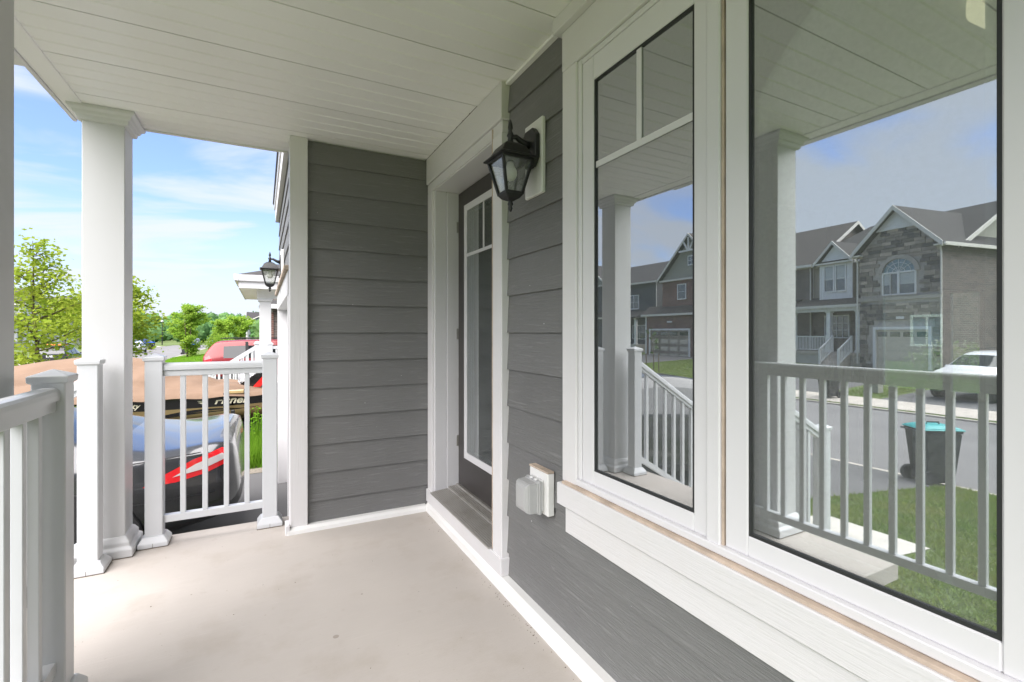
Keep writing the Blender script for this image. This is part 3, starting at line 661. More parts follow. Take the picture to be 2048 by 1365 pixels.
MB().lathe((2.6, .72, 2.62), [(.02, -.16), (.11, -.14), (.16, -.08), (.16, -.03)], 24).build('shade', 'ceiling_lamp_glow', cl, smooth=True); MB().lathe((2.6, .72, 2.62), [(.10, -.028), (.10, -.001)], 20).build('canopy', 'dark_wood', cl)
tp = tag(MB().add([(1.078, .405, .845), (1.078, .43, .86), (1.078, .372, .775), (1.078, .39, .772), (1.0782, .352, .76), (1.0782, .372, .752)], [(0, 1, 3, 2), (2, 3, 5, 4)]).build('masking_tape', 'curtain'), 'strip of pale tape curling at the bottom of the large window', 'tape')

# ---- grit on the porch floor, chips in the siding paint ----------------
gr_ = MB(); rs = np.random.default_rng(5)
for _ in range(110):
    if rs.random() < .7: x, y = 1.008 - abs(rs.normal(0, .022)), (rs.normal(1.95, .25) if rs.random() < .6 else rs.uniform(1.35, 3.2))
    else: x, y = rs.uniform(-.9, .95), rs.uniform(1.4, 3.5)
    q = rs.uniform(.0007, .0024); a = rs.uniform(0, 6.28); gr_.bar((x, y, q * .4), (x + q * 2 * math.cos(a), y + q * 2 * math.sin(a), q * .4), q, q * .7)
tag(gr_.build('floor_grit', 'bark'), 'dark specks of grit lying on the porch floor along the house wall', 'grit', kind='stuff')
ch = MB()
for _ in range(26):
    y, z = rs.uniform(.2, 2.05), rs.uniform(.06, 2.4)
    if y < 1.6 and z > .47: continue
    k = math.floor((z - Z0) / EX); zl = Z0 + EX * k; x = XS + .012 * (z - zl) / EX - .0006; w_ = rs.uniform(.001, .004)
    ch.box(x, x + .0005, y, y + w_ * 1.5, z, z + w_)
for _ in range(16):
    x_, z = rs.uniform(.28, 1.0), rs.uniform(.06, 2.4); k = math.floor((z - Z0) / EX); zl = Z0 + EX * k; yy = 3.285 + .012 * (z - zl) / EX - .0006; w_ = rs.uniform(.001, .003)
    ch.box(x_, x_ + w_ * 1.5, yy, yy + .0005, z, z + w_)
tag(ch.build('paint_chips', 'trim_plain', wall), kind='stuff')

mat('stain', (.33, .29, .25), rough=.9)
for (x_, y_, r_) in ((.267, 2.07, .012), (.42, 2.35, .005), (-.30, 2.72, .004)):
    MB().lathe((x_, y_, 0), [(r_, .0003), (r_, .0007)], 14).build('stain', 'stain', slab_o)

# ================================================================== VEHICLES
from mathutils.bvhtree import BVHTree
def wheel(parent, x, y, z, r=.33, wd=.21, side=1):
    wn = bpy.data.objects.new('wheel', None); COL.objects.link(wn); wn.parent = parent; wn.location = (x, y, z)
    MB().lathe((0, 0, 0), [(r * .62, -wd / 2), (r * .94, -wd / 2), (r, -wd / 2 + .03), (r, wd / 2 - .03), (r * .94, wd / 2), (r * .62, wd / 2)], 24, 'y').build('tyre', 'rubber', wn, smooth=True, local=True)
    rm = MB().lathe((0, 0, 0), [(r * .60, -wd * .30), (r * .60, wd * .30)], 20, 'y')
    for k in range(5):
        a = 2 * math.pi * k / 5; rm.bar((0, side * wd * .38, 0), (r * .58 * math.cos(a), side * wd * .38, r * .58 * math.sin(a)), .03, .07, up=(0, 1, 0))
    rm.build('rim', 'rim_metal', wn, local=True)
    return wn
SEDAN = [(-2.44, .44, .72, .70, .66, .82), (-2.41, .36, .80, .80, .72, .905), (-2.36, .30, .84, .825, .74, .93), (-2.28, .28, .865, .845, .75, .948), (-2.10, .26, .89, .86, .75, .935), (-1.74, .24, .915, .885, .74, .955), (-.90, .2, .925, .96, .60, 1.36), (-.3, .2, .925, .985, .61, 1.475), (.40, .2, .925, .97, .61, 1.46), (.78, .2, .925, .96, .60, 1.40), (1.45, .22, .92, .94, .72, 1.04), (2.0, .25, .89, .86, .70, .95), (2.32, .32, .80, .76, .60, .80), (2.43, .44, .68, .64, .5, .68)]
SED_SIDE = (6, 7, 8); SED_TOP = (5, 9)
SUV = [(-2.30, .50, .76, .95, .70, 1.08), (-2.27, .40, .84, 1.00, .74, 1.15), (-2.18, .34, .89, 1.05, .70, 1.32), (-1.98, .31, .91, 1.06, .66, 1.60), (-1.80, .30, .915, 1.06, .655, 1.645), (-1.0, .28, .92, 1.05, .64, 1.68), (-.1, .28, .92, 1.04, .64, 1.69), (.45, .28, .92, 1.03, .62, 1.63), (1.15, .28, .92, 1.02, .74, 1.14), (1.75, .30, .90, .97, .74, 1.06), (2.15, .36, .84, .88, .66, .94), (2.30, .48, .72, .74, .56, .78)]
SUV_SIDE = (4, 5, 6); SUV_TOP = (2, 7)
def car(name, label, loc, rz, paint, shape, cat='car', group=None, pitch=0.0, wb=1.42, r=.34, lights=True, sub=2):
    st_, sside, stop = (SEDAN, SED_SIDE, SED_TOP) if shape == 'sedan' else (SUV, SUV_SIDE, SUV_TOP)
    root = empty(name, loc, label, cat, group, rz); root.rotation_euler = (0, pitch, rz)
    vs = []; fs = []; mi = []; n = 15
    for x, zl, hw, zbt, ht, zt in st_:
        half = [(0, zl), (hw * .82, zl), (hw * .985, zl + .13), (hw, zl * .45 + zbt * .55), (hw * .972, zbt), (hw * .972 * .22 + ht * .78 + .015, zbt * .2 + (zt - .03) * .8), (ht, zt - .03), (0, zt)]
        row = half + [(-a, b) for a, b in reversed(half[1:-1])]
        row.append(row[0]) if False else None
        vs += [(x, a, b) for a, b in row]
    n = 14
    for i in range(len(st_) - 1):
        for k in range(n):
            k2 = (k + 1) % n; fs.append((i * n + k, i * n + k2, (i + 1) * n + k2, (i + 1) * n + k))
            g = 0
            if i in sside and k in (4, 9): g = 1
            if i in stop and k in (6, 7): g = 1
            if k in (0, 1, 12, 13): g = 2
            mi.append(g)
    fs.append(tuple(range(n))); mi.append(0); e = (len(st_) - 1) * n; fs.append(tuple(reversed(range(e, e + n)))); mi.append(0)
    me = bpy.data.meshes.new('tmp'); me.from_pydata(vs, [], fs)
    for p, m_ in zip(me.polygons, mi): p.material_index = m_
    bm = bmesh.new(); bm.from_mesh(me); bmesh.ops.recalc_face_normals(bm, faces=bm.faces); bm.to_mesh(me); bm.free()
    for k in range(3): me.materials.append(None)
    cr = me.attributes.new('crease_edge', 'FLOAT', 'EDGE'); nst = len(st_)
    for e_ in me.edges:
        a_, b_ = e_.vertices; ia, ka, ib, kb = a_ // n, a_ % n, b_ // n, b_ % n
        if ia != ib and ka == kb and ka in (4, 10): cr.data[e_.index].value = .55
        if ia != ib and ka == kb and ka in (6, 8): cr.data[e_.index].value = .45
        if ia == ib and ia == 1: cr.data[e_.index].value = .5
    ob = bpy.data.objects.new('tmp', me); COL.objects.link(ob); md = ob.modifiers.new('s', 'SUBSURF'); md.levels = sub; md.render_levels = sub
    dg = bpy.context.evaluated_depsgraph_get(); dg.update(); em = bpy.data.meshes.new_from_object(ob.evaluated_get(dg)); bpy.data.objects.remove(ob)
    V = [v.co.copy() for v in em.vertices]; bvh = BVHTree.FromPolygons(V, [tuple(p.vertices) for p in em.polygons])
    for g, nm, mt in ((0, 'body', paint), (1, 'windows', 'car_glass'), (2, 'underbody', 'black_plastic')):
        m2 = bpy.data.meshes.new(nm); keep = [tuple(p.vertices) for p in em.polygons if p.material_index == g]
        used = sorted({i for f in keep for i in f}); idx = {v: i for i, v in enumerate(used)}
        m2.from_pydata([V[i] for i in used], [], [tuple(idx[i] for i in f) for f in keep])
        for p in m2.polygons: p.use_smooth = True
        m2.materials.append(MATS[mt]); link(nm, m2, root)
    hw = .92
    for sx in (-wb, wb):
        for sy in (-1, 1):
            wheel(root, sx, sy * (hw - .10), r, r, .21, sy)
            MB().lathe((sx, sy * (hw - .085), r + .02), [(r * 1.16, -.02), (r * 1.16, .096)], 24, 'y').build('wheel_arch', 'rubber', root, local=True)
    def decal(nm, poly, mt, side=1, off=.004, axis='y', cuts=4, parent=root):
        bm = bmesh.new()
        f_ = bm.faces.new([bm.verts.new((p[0], 0, p[1])) if axis == 'y' else bm.verts.new((0, p[0], p[1])) for p in poly])
        bmesh.ops.triangulate(bm, faces=[f_]); bmesh.ops.subdivide_edges(bm, edges=list(bm.edges), cuts=cuts, use_grid_fill=True)
        for v in bm.verts:
            if axis == 'y': o_ = Vector((v.co.x, side * 3, v.co.z)); d_ = Vector((0, -side, 0))
            else: o_ = Vector((side * 4, v.co.y, v.co.z)); d_ = Vector((-side, 0, 0))
            h = bvh.ray_cast(o_, d_)
            if h[0] is not None: v.co = h[0] - d_ * off
            else: v.co = Vector((v.co.x, side * .6, v.co.z)) if axis == 'y' else Vector((side * 2.2, v.co.y, v.co.z))
        m3 = bpy.data.meshes.new(nm); bm.to_mesh(m3); bm.free()
        for p in m3.polygons: p.use_smooth = True
        m3.materials.append(MATS[mt]); return link(nm, m3, parent)
    if lights:
        if shape == 'sedan':
            for s_ in (1, -1):
                t_ = decal('tail_light', [(-1.84, .702), (-2.04, .692), (-2.22, .712), (-2.36, .752), (-2.38, .80), (-2.37, .858), (-2.34, .870), (-2.15, .828), (-1.98, .765)], 'tail_red', s_, .006)
                decal('reversing_lens', [(-2.02, .733), (-2.20, .746), (-2.345, .785), (-2.36, .815), (-2.34, .834), (-2.17, .795)], 'tail_clear', s_, .010, parent=t_)
                decal('trunk_seam', [(-1.52, .892), (-2.32, .866), (-2.32, .861), (-1.52, .886)], 'rubber', s_, .003)
                decal('headlight', [(2.0, .70), (2.28, .66), (2.26, .74), (2.0, .80)], 'tail_clear', s_)
                decal('bumper_crease', [(-1.75, .60), (-2.36, .56), (-2.36, .548), (-1.75, .588)], 'rubber', s_, .003)
                decal('fuel_seam', [(-1.2, .72), (-1.2, .84), (-1.192, .84), (-1.192, .72)], 'rubber', s_, .003)
        else:
            for s_ in (1, -1):
                decal('tail_light', [(-2.02, .98), (-2.22, .94), (-2.22, 1.08), (-2.08, 1.16)], 'tail_red', s_)
                decal('headlight', [(1.75, .80), (2.16, .76), (2.18, .86), (1.80, .90)], 'tail_clear', s_, .006)
                decal('fog_light', [(s_ * .55, .48), (s_ * .72, .50), (s_ * .72, .60), (s_ * .55, .58)], 'rubber', 1, .008, 'x', 2)
            for s_ in (1, -1):
                for xp in (-1.05, .02): decal('pillar', [(xp, 1.07), (xp + .09, 1.07), (xp + .07, 1.60), (xp - .02, 1.60)], 'rubber', s_, .006, 'y', 3)
                MB().box(-1.8, .3, s_ * .60 - .02, s_ * .60 + .02, 1.70, 1.73).build('roof_rail', 'rubber', root, bevel=.008, local=True)
            decal('grille', [(-.42, .66), (.42, .66), (.36, .80), (-.36, .80)], 'rubber', 1, .008, 'x', 2)
            decal('lower_grille', [(-.5, .44), (.5, .44), (.46, .56), (-.46, .56)], 'rubber', 1, .008, 'x', 2)
            decal('number_plate', [(-.26, .86), (.26, .86), (.26, .99), (-.26, .99)], 'house_white', -1, .008, 'x', 2)
            for s_ in (1, -1): MB().box(.62, .74, s_ * .93, s_ * 1.08, 1.02, 1.14).build('mirror', paint, root, bevel=.03, local=True)
    for s_ in (1, -1): 
        if shape == 'sedan': MB().box(.75, .85, s_ * .93, s_ * 1.07, .96, 1.07).build('mirror', paint, root, bevel=.03, local=True)
    return root
GP = math.atan(.74 / 7.23)
car('parked_sedan', 'charcoal sedan backed up to the garage beside the porch', (-2.52, 5.14, gz(-2.52) + .012), math.pi, 'car_charcoal', 'sedan', 'car', 'parked cars', pitch=GP, sub=3)
car('parked_hatchback', 'red hatchback parked in the driveway beyond the covered boat', (.55, 19.3, -.66), 0, 'car_red', 'suv', 'car', 'parked cars')
car('parked_suv', 'white SUV facing the street on a driveway across the road', (-21.6, 7.35, gz(-21.6) + .01), R(10), 'car_white', 'suv', 'car', 'parked cars', pitch=.03)
car('parked_car', 'white car parked at the far kerb beside the blue car', (-14.9, 79.0, -1.395), R(90), 'car_white', 'sedan', 'car', 'parked cars', sub=1)
car('parked_car', 'blue car parked behind the white car at the far kerb', (-16.6, 93.0, -1.30), R(80), 'car_blue', 'suv', 'car', 'parked cars', sub=1)
car('parked_car', 'silver car standing at the end of the road', (-10.9, 99.0, -1.395), R(-98), 'car_silver', 'suv', 'car', 'parked cars', sub=1)
pk = car('pickup_truck', 'black truck with an orange lamp parked behind the leafy maple', (-13.6, 48.2, -1.395), R(92), 'car_black', 'suv', 'truck', 'parked cars', sub=1)
MB().box(-2.0, -1.4, -.7, .7, 1.70, 1.80).build('light_bar', 'lamp_orange', pk, bevel=.02, local=True)

# ================================================================== BOAT ON TRAILER
boat = empty('covered_boat', (-2.4, 10.05, gz(-2.4)), 'gold and black fishing boat on a trailer under a tan cover', 'boat')
BY = 10.05
bst = [(.14, .93, .235, -.10, -.30), (-.6, .97, .235, -.12, -.33), (-1.6, .99, .238, -.12, -.34), (-2.6, .98, .25, -.10, -.33), (-3.5, .90, .275, -.05, -.30), (-4.3, .70, .32, .02, -.22), (-4.95, .38, .37, .12, -.05), (-5.3, .05, .41, .25, .15)]
def hull_pts(s_, fr):
    x, b, zs, zc, zk = s_
    band = zs - .185 + .03 * math.sin(x * 1.1)
    return x, b, zs, zc, zk, band
H1v = []; H2v = []
rows_b = []; rows_g = []
for s_ in bst:
    x, b, zs, zc, zk, band = hull_pts(s_, 0)
    yb = lambda z: b * (.80 + .20 * max(0, (z - zc)) / max(.01, zs - zc))
    rows_b.append([(x, BY - yb(zs), zs), (x, BY - yb(band), band)]); 
    rows_g.append([(x, BY - yb(band), band), (x, BY - yb((band + zc) / 2), (band + zc) / 2), (x, BY - b * .80, zc), (x, BY - b * .35, zk + .05), (x, BY, zk)])
def loft_rows(rows, mirror=True):
    m = MB(); n = len(rows[0]); m.add([p for r in rows for p in r], [(i * n + k, i * n + k + 1, (i + 1) * n + k + 1, (i + 1) * n + k) for i in range(len(rows) - 1) for k in range(n - 1)])
    if mirror: m.add([(p[0], 2 * BY - p[1], p[2]) for r in rows for p in r], [(i * n + k, i * n + k + 1, (i + 1) * n + k + 1, (i + 1) * n + k) for i in range(len(rows) - 1) for k in range(n - 1)])
    return m
hb = loft_rows(rows_b).build('hull_band', 'boat_black', boat, smooth=True, recalc=False)
hg = loft_rows(rows_g).build('hull', 'boat_gold', boat, smooth=True, recalc=False)
MB().add([(.14, BY - .93, .235), (.14, BY + .93, .235), (.14, BY + .75, -.10), (.14, BY, -.30), (.14, BY - .75, -.10)], [(0, 1, 2, 3, 4)]).build('transom', 'boat_gold', boat)
def side_y(x, z):
    for a, b in zip(bst, bst[1:]):
        if b[0] <= x <= a[0]:
            t = (x - a[0]) / (b[0] - a[0]); bb = a[1] + (b[1] - a[1]) * t; zs = a[2] + (b[2] - a[2]) * t; zc = a[3] + (b[3] - a[3]) * t
            return BY - bb * (.80 + .20 * max(0, (z - zc)) / (zs - zc))
    return BY - .93
def stripe(f_, x0, x1, n=26, m='boat_black', nm='stripe', off=.006, par=None):
    vs = []; fs = []
    for i in range(n + 1):
        x = x0 + (x1 - x0) * i / n; za, zb_ = f_(i / n)
        vs += [(x, side_y(x, za) - off, za), (x, side_y(x, zb_) - off, zb_)]
    for i in range(n): fs.append((2 * i, 2 * i + 1, 2 * i + 3, 2 * i + 2))
    return MB().add(vs, fs).build(nm, m, par or boat, recalc=False)
stripe(lambda t: (.235, .215), .13, -4.6, 40, 'boat_gold', 'gunwale_strip', .008)
stripe(lambda t: (.212, .206), .13, -4.6, 40, 'letter_cream', 'pinstripe', .009)
stripe(lambda t: (-.005 - .075 * math.sin(t * 3.0) + .004 + .018 * math.sin(math.pi * t), -.005 - .075 * math.sin(t * 3.0)), -.05, -2.7)
stripe(lambda t: (-.02 - .13 * t + .03 * math.sin(t * 5) + .045 * math.sin(math.pi * t), -.02 - .13 * t + .03 * math.sin(t * 5)), -.3, -2.0)
stripe(lambda t: (-.04 - .16 * t ** 1.3 + .018 * math.sin(math.pi * t), -.04 - .16 * t ** 1.3), -.6, -1.9)
def put_text(me, m, parent, origin, xdir, zdir, nm='lettering'):
    X = Vector(xdir).normalized(); Z = Vector(zdir).normalized(); Y = Z.cross(X)   # text x->X, text y->Z, text z-> X x Z
    W = X.cross(Z)
    off = Vector((0, 0, 0)); p = parent
    while p is not None: off += p.location; p = p.parent
    for v in me.vertices: v.co = Vector(origin) + X * v.co.x + Z * v.co.y + W * v.co.z - off
    me.materials.append(MATS[m]); return link(nm, me, parent)
put_text(text_mesh('Fisher', .165, shear=.35, spacing=1.0, xs=1.18, bold=.004), 'letter_cream', boat, (-.70, side_y(-.6, .12) - .012, .085), (1, 0, 0), (0, -.02, 1))
sw = MB()
for k in range(3):
    sw.prism([(-.98 + .03 * k, .19 - .034 * k), (-.76 - .02 * k, .19 - .034 * k), (-.79 - .02 * k, .172 - .034 * k), (-.93 + .03 * k, .168 - .034 * k)], 'y', side_y(-.8, .13) - .012, side_y(-.8, .13) - .006)
sw.build('emblem', 'letter_cream', boat)
put_text(text_mesh('Liberty', .11, shear=.35, xs=1.1, bold=.002), 'letter_cream', boat, (-2.02, side_y(-1.8, .12) - .012, .085), (1, 0, 0), (0, -.02, 1))
# tan cover
xs_ = np.linspace(.18, -5.45, 110); nv = 64; rows = []
ridge = [(.18, .255), (-.35, .285), (-.7, .36), (-1.05, .53), (-1.5, .72), (-2.2, .87), (-3.0, .78), (-4.0, .60), (-5.0, .47), (-5.45, .40)]
for i, x in enumerate(xs_):
    b = np.interp(-x, [-s_[0] for s_ in bst], [s_[1] for s_ in bst]) + .03; zs = np.interp(-x, [-s_[0] for s_ in bst], [s_[2] for s_ in bst]); zr = np.interp(-x, [-p[0] for p in ridge], [p[1] for p in ridge])
    row = []
    for k in range(nv + 1):
        t = -1 + 2 * k / nv; a = abs(t)
        z = zs + .02 + (zr - zs) * (1 - a ** 1.35)
        sag = .030 * math.sin(x * 5.2 + a * 2.5) * (a * (1 - a)) * 4 + .018 * math.sin(x * 11 + a * 7) * a * (1 - a) * 4 + .05 * math.sin(x * 1.9 + .5) * a * (1 - a) * 2
        sag += .085 * math.exp(-((a - .55 - .06 * math.sin(x * 1.7)) / .05) ** 2) * (.5 + .5 * math.sin(x * 1.9 + 1.0)) + .06 * math.exp(-((a - .80 - .04 * math.sin(x * 2.3 + 2)) / .035) ** 2) * (.5 + .5 * math.sin(x * 2.6)) + .04 * math.exp(-((a - .28 - .05 * math.sin(x * 1.2)) / .06) ** 2)
        if a > .97: z = zs - .035 + .012 * math.sin(x * 9)
        row.append((x, BY + t * (b + (.01 if a > .97 else 0)), z - sag))
    rows.append(row)
m_ = MB(); n = nv + 1
m_.add([p for r in rows for p in r], [(i * n + k, i * n + k + 1, (i + 1) * n + k + 1, (i + 1) * n + k) for i in range(len(rows) - 1) for k in range(nv)])
cover = m_.build('cover', 'tarp', boat, smooth=True)
for x in (-.55, -1.9, -3.2): 
    y = side_y(x, .2) - .035
    MB().box(x - .018, x + .018, y - .004, y + .004, .02, .26).build('strap', 'rubber', boat)
MB().box(-.50, -.27, BY - .985, BY - .90, .245, .30).build('cleat_box', 'boat_gold', boat, bevel=.008)
for x in (-.495, -.27): MB().box(x - .006, x + .006, BY - .99, BY - .975, .24, .31).build('buckle', 'rubber', boat)
# outboard motor
mo = node('outboard_motor', boat)
cw = MB().sqloft((0, 0), [(.17, .0), (.205, .05), (.21, .18), (.20, .32), (.16, .41), (.08, .44)])
tilt = R(-24)
cw.v = [(-.21 + (p[0] * 1.15) * math.cos(tilt) + p[2] * math.sin(tilt) * -1, BY + p[1] * .95, .255 + p[2] * math.cos(tilt) + p[0] * 1.15 * math.sin(tilt)) for p in cw.v]
cw.build('cowl', 'grey_cowl', mo, bevel=.03, seg=3, smooth=True)
ymf = BY - .215
def para(nm, m, pts, off): MB().prism([(q[0] - .13, q[1]) for q in pts], 'y', ymf - off, ymf - off + .02).build(nm, m, mo)
para('black_panel', 'boat_black', [(-.24, .265), (.20, .265), (.20, .62), (-.20, .36)], .0)
para('red_flash', 'red_gloss', [(-.03, .262), (.10, .262), (.20, .42), (.20, .535)], .004)
put_text(text_mesh('MERCURY', .088, shear=.15, extrude=.003, xs=1.0, bold=.002), 'letter_white', mo, (-.365, ymf - .008, .325), (.82, 0, .57), (-.57, 0, .82))
MB().box(.05, .28, BY - .08, BY + .08, -.55, .30).build('leg', 'boat_black', mo, bevel=.02); MB().box(.10, .42, BY - .02, BY + .02, -.72, -.5).build('skeg', 'boat_black', mo, bevel=.01)
MB().tube([(.18, BY - .30, .20), (.24, BY - .33, .05), (.16, BY - .32, -.12), (.22, BY - .3, -.25)], .018).build('cable', 'rubber', mo, smooth=True)
# trailer
tr_ = node('trailer', boat)
for sy in (-.78, .78): MB().box(-5.2, .25, BY + sy - .04, BY + sy + .04, -.50, -.40).build('frame_rail', 'black_metal', tr_)
for x in (.2, -1.0, -2.4, -3.8): MB().box(x - .04, x + .04, BY - .9, BY + .9, -.52, -.42).build('cross_member', 'black_metal', tr_)
for sy in (-1, 1):
    MB().box(-.46, -.40, BY + sy * .98 - .03, BY + sy * .98 + .03, -.46, -.02).build('guide_post', 'black_metal', tr_, bevel=.01)
    wheel(tr_, -2.0 - boat.location.x, sy * 1.02, -.52 - boat.location.z, .30, .2, sy)
    MB().box(-2.5, -1.5, BY + sy * 1.02 - .13, BY + sy * 1.02 + .13, -.20, -.16).build('mudguard', 'black_metal', tr_, bevel=.02)
MB().box(.12, .30, BY - 1.05, BY - .70, -.42, -.30).build('lamp_bracket', 'black_metal', tr_, bevel=.01); MB().box(.10, .22, BY - 1.07, BY - .95, -.30, -.20).build('tail_lamp', 'tail_red', tr_, bevel=.01)
MB().box(-.3, .25, BY - 1.0, BY - .9, -.46, -.40).build('bunk', 'black_plastic', tr_)
MB().lathe((.12, BY - .86, -.28), [(.10, -.05), (.10, .05)], 16, 'y').build('roller', 'rubber', tr_)
for sy in (-.5, .5): MB().box(-4.4, .1, BY + sy - .06, BY + sy + .06, -.40, -.30).build('bunk', 'black_plastic', tr_)
MB().box(-5.8, -5.1, BY - .05, BY + .05, -.52, -.42).build('drawbar', 'black_metal', tr_)
MB().box(-5.35, -5.25, BY - .05, BY + .05, -1.05, -.42).build('jack', 'black_metal', tr_)

# ================================================================== BINS
def bin_(loc, lid, label, rz=0.0, sc=1.0):
    b = empty('wheelie_bin', loc, label, 'bin', 'wheelie bins at the kerb', rz); k = dict(local=True)
    body = MB(); body.frustum((0, 0), .06, .22 * sc, .20 * sc, .93 * sc, .29 * sc, .27 * sc); body.frustum((0, 0), .93 * sc, .31 * sc, .29 * sc, .97 * sc, .31 * sc, .29 * sc)
    body.build('body', 'bin_black', b, bevel=.03, seg=2, **k)
    MB().add(*(lambda s_: (s_.v, s_.f))(MB().frustum((.0, 0), .972 * sc, .33 * sc, .30 * sc, 1.0 * sc, .32 * sc, .29 * sc).frustum((.0, 0), 1.001 * sc, .31 * sc, .28 * sc, 1.05 * sc, .20 * sc, .18 * sc))).build('lid', lid, b, bevel=.015, **k)
    MB().tube([(-.10, 0, 1.035 * sc), (-.09, 0, 1.085 * sc), (.09, 0, 1.085 * sc), (.10, 0, 1.035 * sc)], .012).build('lid_handle', 'rubber', b, **k)
    MB().tube([(-.30 * sc, -.22 * sc, .93 * sc), (-.37 * sc, -.22 * sc, .95 * sc), (-.37 * sc, .22 * sc, .95 * sc), (-.30 * sc, .22 * sc, .93 * sc)], .016).build('handle', 'bin_black', b, **k)
    for s_ in (-1, 1): MB().lathe((-.22 * sc, s_ * .25 * sc, .13), [(.05, -.03), (.13, -.03), (.13, .03), (.05, .03)], 18, 'y').build('wheel', 'rubber', b, **k)
    MB().box(.255 * sc, .285 * sc, -.07, .07, .60 * sc, .68 * sc).build('sticker', 'house_white', b, **k)
    return b
bin_((-8.02, 3.90, -1.33), 'bin_teal', 'black wheelie bin with a teal lid standing by the lawn at our kerb', R(215), .97)
bin_((-17.4, 10.75, gz(-17.4) + .01), 'bin_black', 'all-black wheelie bin on the pavement across the road', R(15), 1.05)
for (x, y, l, lb) in ((-8.05, 67.5, 'bin_teal', 'black bin with teal lid by the kerb near the round young tree'), (-7.55, 68.6, 'bin_blue', 'black bin with blue lid standing against the teal-lidded bin'), (-16.9, 88.0, 'bin_blue', 'blue-lidded bin on the pavement behind the white parked car'), (-15.3, 92.0, 'bin_blue', 'blue-lidded bin standing alone near the street lamp'), (-6.6, 86.0, 'bin_blue', 'blue-lidded bin beside the yellow-green shrub')):
    bin_((x, y, gz(x) + .01), l, lb, random.uniform(-.6, .6), 1.12)

# ================================================================== HOUSES
def hwin(parent, x, y0, y1, z0, z1, nx=1, nz=1, fr='house_white', pane='pane_far', fw=.08, axis='x', sgn=1, blind=False):
    """window on a face at local x (facing +x) or at local y (axis='y', facing sgn)"""
    wn = node('window', parent)
    def B(m, a0, a1, b0, b1, d0, d1):
        if axis == 'x': m.box(d0, d1, a0, a1, b0, b1)
        else: m.box(a0, a1, min(d0, d1), max(d0, d1), b0, b1)
    q = lambda d: x + d * sgn
    m = MB(); B(m, y0 - fw, y0, z0 - fw, z1 + fw, q(-.03), q(.06)); B(m, y1, y1 + fw, z0 - fw, z1 + fw, q(-.03), q(.06)); B(m, y0, y1, z1, z1 + fw, q(-.03), q(.06)); B(m, y0, y1, z0 - fw, z0, q(-.03), q(.075))
    for i in range(1, nx): c = y0 + (y1 - y0) * i / nx; B(m, c - .025, c + .025, z0, z1, q(.0), q(.045))
    for i in range(1, nz): c = z0 + (z1 - z0) * i / nz; B(m, y0, y1, c - .016, c + .016, q(.0), q(.040))
    m.build('frame', fr, wn, local=True)
    p = MB(); B(p, y0, y1, z0, z1, q(.0), q(.012)); p.build('pane', pane, wn, local=True)
    if blind: p = MB(); B(p, y0 + .02, y1 - .02, z0 + (z1 - z0) * .45, z1 - .02, q(.013), q(.016)); p.build('blind', 'blind', wn, local=True)
    return wn
def gable_roof(parent, axis, a0, a1, m0, m1, ze, zr, mt='shingle', th=.14, trim='fascia', ends=(True, True), tw=.22):
    """ridge along axis from a0 to a1; spans m0..m1 across; eaves ze, ridge zr"""
    mm = (m0 + m1) / 2
    poly = [(m0, ze), (mm, zr), (m1, ze), (m1, ze - th), (mm, zr - th), (m0, ze - th)]
    r = MB().prism(poly, axis, a0, a1).build('roof', mt, parent, local=True)
    for e, on, sg in ((a0, ends[0], -1), (a1, ends[1], 1)):
        if not on: continue
        for q0, q1 in (((m0, ze), (mm, zr)), ((m1, ze), (mm, zr))):
            P = [(q0[0], q0[1] + .02), (q1[0], q1[1] + .02), (q1[0], q1[1] - tw), (q0[0], q0[1] - tw)]
            MB().prism(P, axis, e + sg * .002, e + sg * .045).build('rake_board', trim, r, local=True)
    for q in (m0, m1):
        sg = -1 if q == m0 else 1
        lo, hi = (q, q + sg * .09)
        m = MB()
        if axis == 'x': m.box(a0 + .06, a1 - .06, lo, hi, ze - th - .06, ze - .02)
        else: m.box(lo, hi, a0 + .06, a1 - .06, ze - th - .06, ze - .02)
        m.build('gutter', trim, r, local=True)
    return r
def hcol(parent, x, y, z0, z1, h=.13, m='house_white'):
    MB().sqloft((x, y), [(h + .04, z0), (h + .04, z0 + .12), (h, z0 + .16), (h, z1 - .12), (h + .05, z1 - .06), (h + .05, z1)]).build('porch_column', m, parent, local=True)
def hrail(parent, p0, p1, h=.95, n=14, posts=True, m='house_white'):
    rl = node('porch_railing', parent); p0, p1 = Vector(p0), Vector(p1); up = Vector((0, 0, 1))
    MB().bar(p0 + up * h, p1 + up * h, .07, .07).build('top_rail', m, rl, local=True); MB().bar(p0 + up * .1, p1 + up * .1, .05, .05).build('bottom_rail', m, rl, local=True)
    for i in range(1, n):
        q = p0.lerp(p1, i / n); MB().box(q.x - .018, q.x + .018, q.y - .018, q.y + .018, q.z + .1, q.z + h).build('baluster', m, rl, local=True)
    if posts:
        for q in (p0, p1): MB().box(q.x - .05, q.x + .05, q.y - .05, q.y + .05, q.z, q.z + h + .08).build('post', m, rl, local=True)
